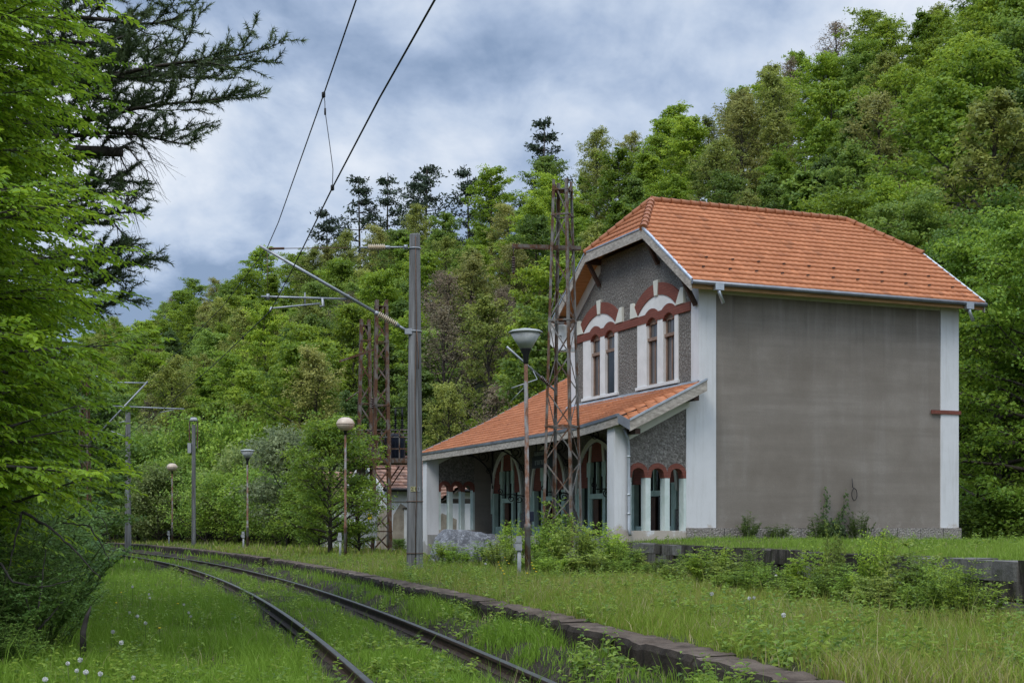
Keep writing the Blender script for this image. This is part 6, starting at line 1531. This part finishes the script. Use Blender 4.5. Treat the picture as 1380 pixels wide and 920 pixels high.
me = np_mesh('pine_needles', V, F, {'tint': T}); me.materials.append(M['needle']); o = link('needles', me, None, pine); o.color = (.090, .135, .050, 1)
m = MB(); m.tube([lt_(100, 203, 21.5), lt_(130, 204, 21.5), lt_(165, 205.5, 21.5)], [.085, .08, .07], 10); m.build('broken_stub', M['bark'], pine)

# --- tangled scrub at the left of the track
SCW = [weed_meshes(11, 1.0, 1.1, 60, .036, 8, .1), weed_meshes(12, 1.0, 1.1, 54, .042, 8, .15)]
for i, (u, d, h, wd, c, lb) in enumerate([(-5, 13.6, 1.5, 1.5, (.055, .105, .022), 'dark tangled shrub at the near left under the broad leaved tree'), (55, 14.2, 1.35, 1.3, (.06, .115, .022), 'shrub with small dark leaves between the tangled shrub and the track'), (20, 15.5, 1.7, 1.6, (.065, .12, .025), 'taller shrub behind the dark tangled one'), (95, 15.4, 1.05, 1.1, (.07, .13, .025), 'low shrub nearest the rails at the left'), (70, 17.6, 1.75, 1.7, (.06, .115, .025), 'bushy shrub below the leaning branches'), (112, 19, 1.0, 1.3, (.085, .15, .03), 'small lighter shrub where the dead branch touches the grass'),
        (30, 20.5, 2.2, 2.2, (.06, .11, .024), 'wide dark shrub in the second row at the left'), (92, 23.5, 2.2, 2.4, (.065, .12, .028), 'round shrub beyond the dead branches left of the track'), (60, 28, 2.8, 3, (.07, .125, .03), 'broad shrub mass farther back left of the track'), (118, 33, 1.7, 2.4, (.075, .13, .03), 'low shrub left of the bending rails'), (95, 42, 3.0, 4, (.07, .13, .03), 'distant shrub in front of the lattice mast'), (60, 50, 4.5, 5, (.06, .115, .026), 'tall distant shrub left of the lattice mast'), (40, 13.1, .6, .9, (.085, .15, .03), 'ankle high leafy clump before the tangled shrub')]):
    p = at(u - 42, 0, d); c = tuple(v * 1.9 for v in c); plant('shrub', SCW[i % 2], (p.x, p.y, .1), i * 1.7, (wd, wd, h * .95), c, lb, 'shrub', 'scrub left of the track', ('stems', 'leaves'))
db = MB(); rd = random.Random(5)
bough = empty('dead_branches', tuple(at(45, 850, 13.8)), 0, 'bare dark dead branches arching out of the tangled scrub', 'branches')
def dbranch(P, r):
    db = MB()
    P = [at(*p) for p in P]; n = 16; pts = []
    for i in range(n + 1):
        t = i / n * (len(P) - 1); k = min(int(t), len(P) - 2); pts.append(P[k].lerp(P[k + 1], t - k) + Vector((rd.uniform(-.008, .008), 0, rd.uniform(-.008, .008))))
    db.tube(pts, [r * (1 - .8 * i / n) + .002 for i in range(n + 1)], 6); o = db.build('branch', M['deadwood'], bough); o.matrix_parent_inverse = Matrix.Translation(-bough.location)
for P, r in (([(30, 690, 14), (70, 712, 13.9), (105, 745, 13.8), (137, 782, 13.8)], .014), ([(30, 690, 14), (20, 730, 14), (5, 790, 13.9)], .012), ([(85, 705, 14.5), (120, 708, 14.4), (138, 735, 14.3), (150, 760, 14.3)], .008), ([(0, 758, 13.5), (18, 785, 13.4), (60, 791, 13.4), (100, 780, 13.5)], .012), ([(45, 850, 13.7), (55, 800, 13.8), (62, 740, 13.9)], .012), ([(50, 850, 13.7), (85, 810, 13.9)], .010), ([(48, 845, 13.7), (30, 790, 13.9)], .010), ([(90, 700, 15), (112, 690, 15), (140, 700, 15), (150, 735, 15)], .006)): dbranch(P, r)
m = MB(); m.tube([at(112, 885, 13.6), at(112, 850, 13.6), at(117, 830, 13.6), at(123, 816, 13.6)], [.035, .03, .022, .004], 8); o = m.build('broken_stump', M['deadwood']); tag(o, 'jagged dark broken stump sticking out of the grass by the scrub', 'stump')

# ------------------------------------------------------------------ grass: blades over track side, platform and terrace
gr = np.random.default_rng(99)
def in_zone(x, y):
    px = plat_x(np.clip(y, -2, 112)); z = np.full(x.shape, -9.0); zone = np.zeros(x.shape, int)
    s = (plat_x(np.clip(y, 0, 112) + .05) - plat_x(np.clip(y, 0, 112) - .05)) / .1; nrm = np.hypot(1, s)
    dp = (x - px) / nrm; dr = (x - rail_x(np.clip(y, 0, 112))) / nrm
    trk = dp < -.03; z = np.where(trk, track_z(x, y), z); zone = np.where(trk, 1, zone)
    wn = wall_n(x, y); plt_ = (dp > KW - .02) & ((wn < 0) | (y > 36)); z = np.where(plt_, .43, z); zone = np.where(plt_, 2, zone)
    qx = (x - C[0]) * SD[0] + (y - C[1]) * SD[1]; qy = (x - C[0]) * QD[0] + (y - C[1]) * QD[1]
    inb = (qx > -2.7) & (qx < 8.8) & (qy > -.1) & (qy < 15.8)
    ter = (wn > .3) & (y < 52) & ((y < 36) | (qy < 0) | (qx > 8.8)); z = np.where(ter, terrace_z(x, y), z); zone = np.where(ter, 3, zone)
    zone = np.where(inb, 0, zone); return zone, z, dp, dr, wn
def blades(n, umin, umax, d0, d1, hs, ws):
    u = gr.uniform(umin, umax, n); d = np.exp(gr.uniform(math.log(d0), math.log(d1), n)); x = (u - U0) / F_PX * d; y = d
    zone, z, dp, dr, wn = in_zone(x, y); pn = vnoise(x, y, 1.1, 41); p2 = vnoise(x, y, .45, 42); p3 = vnoise(x, y, 4.0, 43)
    keep = zone > 0
    # bare blackened strips by the rails, thinner growth on the ballast right of them
    for off in (0, -1.5):
        a = dr - off; keep &= ~((a > -.16 - .12 * p2) & (a < .13)); keep &= ~((a > -.42) & (a < .3) & (gr.random(n) < .55))
    rb_ = (zone == 1) & (dr > .13); keep &= ~(rb_ & (pn * .6 + p2 * .4 < .50) & (gr.random(n) < .85))
    keep &= ~((zone == 1) & (dr < -1.6) & (dr > -3.2) & (p2 < .42) & (gr.random(n) < .7))
    keep &= ~((zone == 2) & (vnoise(x, y, .7, 61) > .74) & (gr.random(n) < .8))
    keep &= ~((zone == 2) & (dp < KW + .25) & (gr.random(n) < .35))
    h = hs * (.40 + .75 * pn + .55 * p2 * p2) * gr.uniform(.4, 1.3, n); h = np.where((zone == 1) & (dr > -1.4) & (dr < -.1), h * (.6 + .7 * p3), h)
    h = np.where(zone == 2, h * .85, h); h = np.where(zone == 3, h * .55, h); h = np.where((zone == 1) & (dr < -1.5), h * 1.1, h); h = np.where(np.abs(dr + .75) < .95, h * .8, h)
    x, y, z, h, zone, pn, p2, p3, d = [a[keep] for a in (x, y, z, h, zone, pn, p2, p3, d)]; n = len(x)
    g1 = np.array([.155, .27, .030]); g2 = np.array([.245, .36, .050]); dry = np.array([.42, .37, .19]); ol = np.array([.29, .31, .085])
    k = np.clip(p3 * .7 + gr.random(n) * .5 - .1, 0, 1)[:, None]; c = g1 * (1 - k) + g2 * k
    c = np.where((zone == 2)[:, None] & (gr.random(n) < .12 + .24 * (p3 > .55))[:, None], ol * gr.uniform(.8, 1.2, (n, 1)), c)
    c = np.where((zone == 1)[:, None], c * np.array([.93, 1.0, .82]), c); c = np.where((zone == 2)[:, None], c * np.array([1.10, .98, .95]), c); pd = np.where(zone == 2, .05 + .12 * (pn > .6), .02 + .06 * (pn < .3)); c = np.where((gr.random(n) < pd)[:, None], dry * gr.uniform(.7, 1.2, (n, 1)), c)
    w_ = ws * gr.uniform(.6, 1.3, n) * np.maximum(1, (d / 20) ** .55); a = gr.uniform(0, 6.283, n); ln = h * gr.uniform(.1, .75, n); b = gr.uniform(0, 6.283, n)
    wx, wy = np.cos(a) * w_, np.sin(a) * w_; lx, ly = np.cos(b) * ln, np.sin(b) * ln; B = np.stack([x, y, z - .02], 1)
    O = lambda px_, py_, pz: np.stack([px_, py_, pz], 1)
    V = np.stack([B + O(-wx, -wy, 0 * h), B + O(wx, wy, 0 * h), B + O(-wx * .7 + lx * .3, -wy * .7 + ly * .3, h * .6), B + O(wx * .7 + lx * .3, wy * .7 + ly * .3, h * .6), B + O(lx, ly, h)], 1).reshape(-1, 3)
    i = (np.arange(n) * 5)[:, None]; F = np.concatenate([i + np.array([[0, 1, 3]]), i + np.array([[0, 3, 2]]), i + np.array([[2, 3, 4]])], 0)
    return V, F, np.repeat(c, 5, 0)
Vs, Fs, Cs, nb = [], [], [], 0
for args in ((9000, -100, 1480, 9, 40, .42, .0028), (330000, -150, 1530, 8.5, 60, .18, .0046), (40000, -60, 1440, 50, 118, .26, .013), (60000, 650, 1600, 9, 24, .15, .004), (90000, -50, 900, 10, 30, .16, .0046)):
    V, F, c = blades(*args); Vs.append(V); Fs.append(F + nb); Cs.append(c); nb += len(V)
me = np_mesh('grass', np.concatenate(Vs), np.concatenate(Fs), {'col': np.concatenate(Cs)}); me.materials.append(M['grass'])
tag(link('grass', me), kind='stuff'); print('blades', nb // 5)

# broad-leaved weeds scattered in the grass and on the ballast
n = 4600; u = gr.uniform(-80, 1460, n); d = np.exp(gr.uniform(math.log(9), math.log(48), n)); x = (u - U0) / F_PX * d
zone, z, dp, dr, wn = in_zone(x, d); p_ = vnoise(x, d, .8, 51)
near_rail = np.zeros(n, bool)
for off in (0, -1.5): near_rail |= (np.abs(dr - off) < .12)
keep = (zone > 0) & (p_ > .42) & ~near_rail & ~((zone == 3) & (gr.random(n) < .7)); P, D, Nn, S_ = [], [], [], []
for xx, yy, zz, zn, rr2, q in zip(x[keep], d[keep], z[keep], zone[keep], dr[keep], p_[keep]):
    hgt = gr.uniform(.08, .34) * (.7 if zn == 3 else 1) * (.6 if -1.5 < rr2 < 0 and zn == 1 else 1); k = int(gr.integers(8, 22)); a0 = gr.uniform(0, 6.28); lx, ly = gr.normal(0, .05, 2)
    for i in range(k):
        t = (i + 1) / k; a = a0 + i * 2.4; P.append((xx + lx * t, yy + ly * t, zz + hgt * t)); D.append((math.cos(a), math.sin(a), .35 - .3 * (1 - t))); Nn.append((gr.normal(0, .3), gr.normal(0, .3), 1)); S_.append((.10 - .055 * t) * (.7 + q * .6))
wd_ = leaf_mesh('weeds', np.array(P), np.array(Nn), np.array(S_), .5, gr, np.array(D)); wd_.materials.append(M['leaf']); o = link('weeds', wd_); o.color = (.19, .30, .045, 1); tag(o, kind='stuff')

# dandelion clocks and a few yellow flowers
m = MB(); m.tube([(0, 0, 0), (.01, 0, .15), (0, .01, .3)], .0035, 5); st_ = m.mesh('dandelion_stem'); st_.materials.append(M['stem'])
bm = bmesh.new(); bmesh.ops.create_icosphere(bm, subdivisions=2, radius=.030); hd = bpy.data.meshes.new('dandelion_head'); bm.to_mesh(bm and hd); bm.free(); hd.materials.append(M['puff'])
# a puff is a ball of fine spokes round a small core
m = MB(); rq = random.Random(2)
for i in range(90):
    a = Vector((rq.gauss(0, 1), rq.gauss(0, 1), rq.gauss(0, 1))).normalized(); b = a.orthogonal().normalized(); c = a.cross(b)
    m.add([a * .012, a * .034 + b * .008, a * .036 + c * .006, a * .034 - b * .008], [(0, 1, 2), (0, 2, 3)])
m.lathe([(.001, -.012), (.012, 0), (.001, .012)], (0, 0, 0), 8); hd = m.mesh('dandelion_head'); hd.materials.append(M['puff'])
m = MB(); m.lathe([(.002, -.006), (.02, 0), (.022, .008), (.012, .014), (.001, .015)], (0, 0, 0), 12); fl = m.mesh('flower_head'); fl.materials.append(M['petal'])
DAN = [(103, 905), (102, 915), (117, 907), (137, 909), (158, 894), (180, 914), (151, 852), (194, 804), (200, 801), (202, 806), (207, 807), (186, 831), (197, 840), (154, 838), (254, 826), (256, 831), (177, 787), (178, 791), (181, 757), (217, 772), (93, 895), (109, 890), (202, 819), (174, 826), (247, 815), (268, 832), (163, 867), (62, 917),
       (1009, 803), (1011, 807), (1016, 806), (985, 806), (958, 801), (1055, 830), (972, 796), (1046, 776), (655, 760)]
for i, (u, v) in enumerate([q for n_, q in enumerate(DAN) if n_ % 3 != 1]):
    zg = .0 if u < 400 else .43; d = F_PX * (CZ - zg - .30) / (v - V0); p = at(u, v, d)
    if v < 800 and u < 400: d = F_PX * (CZ - .12 - .30) / (v - V0); p = at(u, v, d)
    near = 'left of the rails' if u < 400 else 'on the platform grass'
    o = empty('dandelion', (p.x, p.y, p.z - .30), i * 1.1, f'white fluffy dandelion clock in the grass {near}', 'dandelion', f'dandelion clocks {near}'); link('stem', st_, None, o); h = link('head', hd, None, o); h.location = (0, .01, .31); s_ = .48 + .2 * ((i * 37) % 10) / 10; h.scale = (s_,) * 3
FLW = [(163, 798), (157, 812), (216, 846), (240, 813)] + [(648 + (i * 37) % 76, 748 + (i * 11) % 26) for i in range(16)] + [(150 + (i * 29) % 190, 742 + (i * 5) % 14) for i in range(14)]
for i, (u, v) in enumerate(FLW):
    hh = .30; zg = .0 if u < 400 else .43; d = F_PX * (CZ - zg - hh) / (v - V0); p = at(u, v, min(d, 60)); near = 'beside the rails' if u < 400 else 'by the porch bushes'
    o = empty('yellow_flower', (p.x, p.y, p.z - .30), i * .9, f'small yellow flower in the grass {near}', 'flower', f'yellow flowers {near}'); link('stem', st_, None, o); h = link('head', fl, None, o); h.location = (0, .01, .30); h.scale = (.8,) * 3
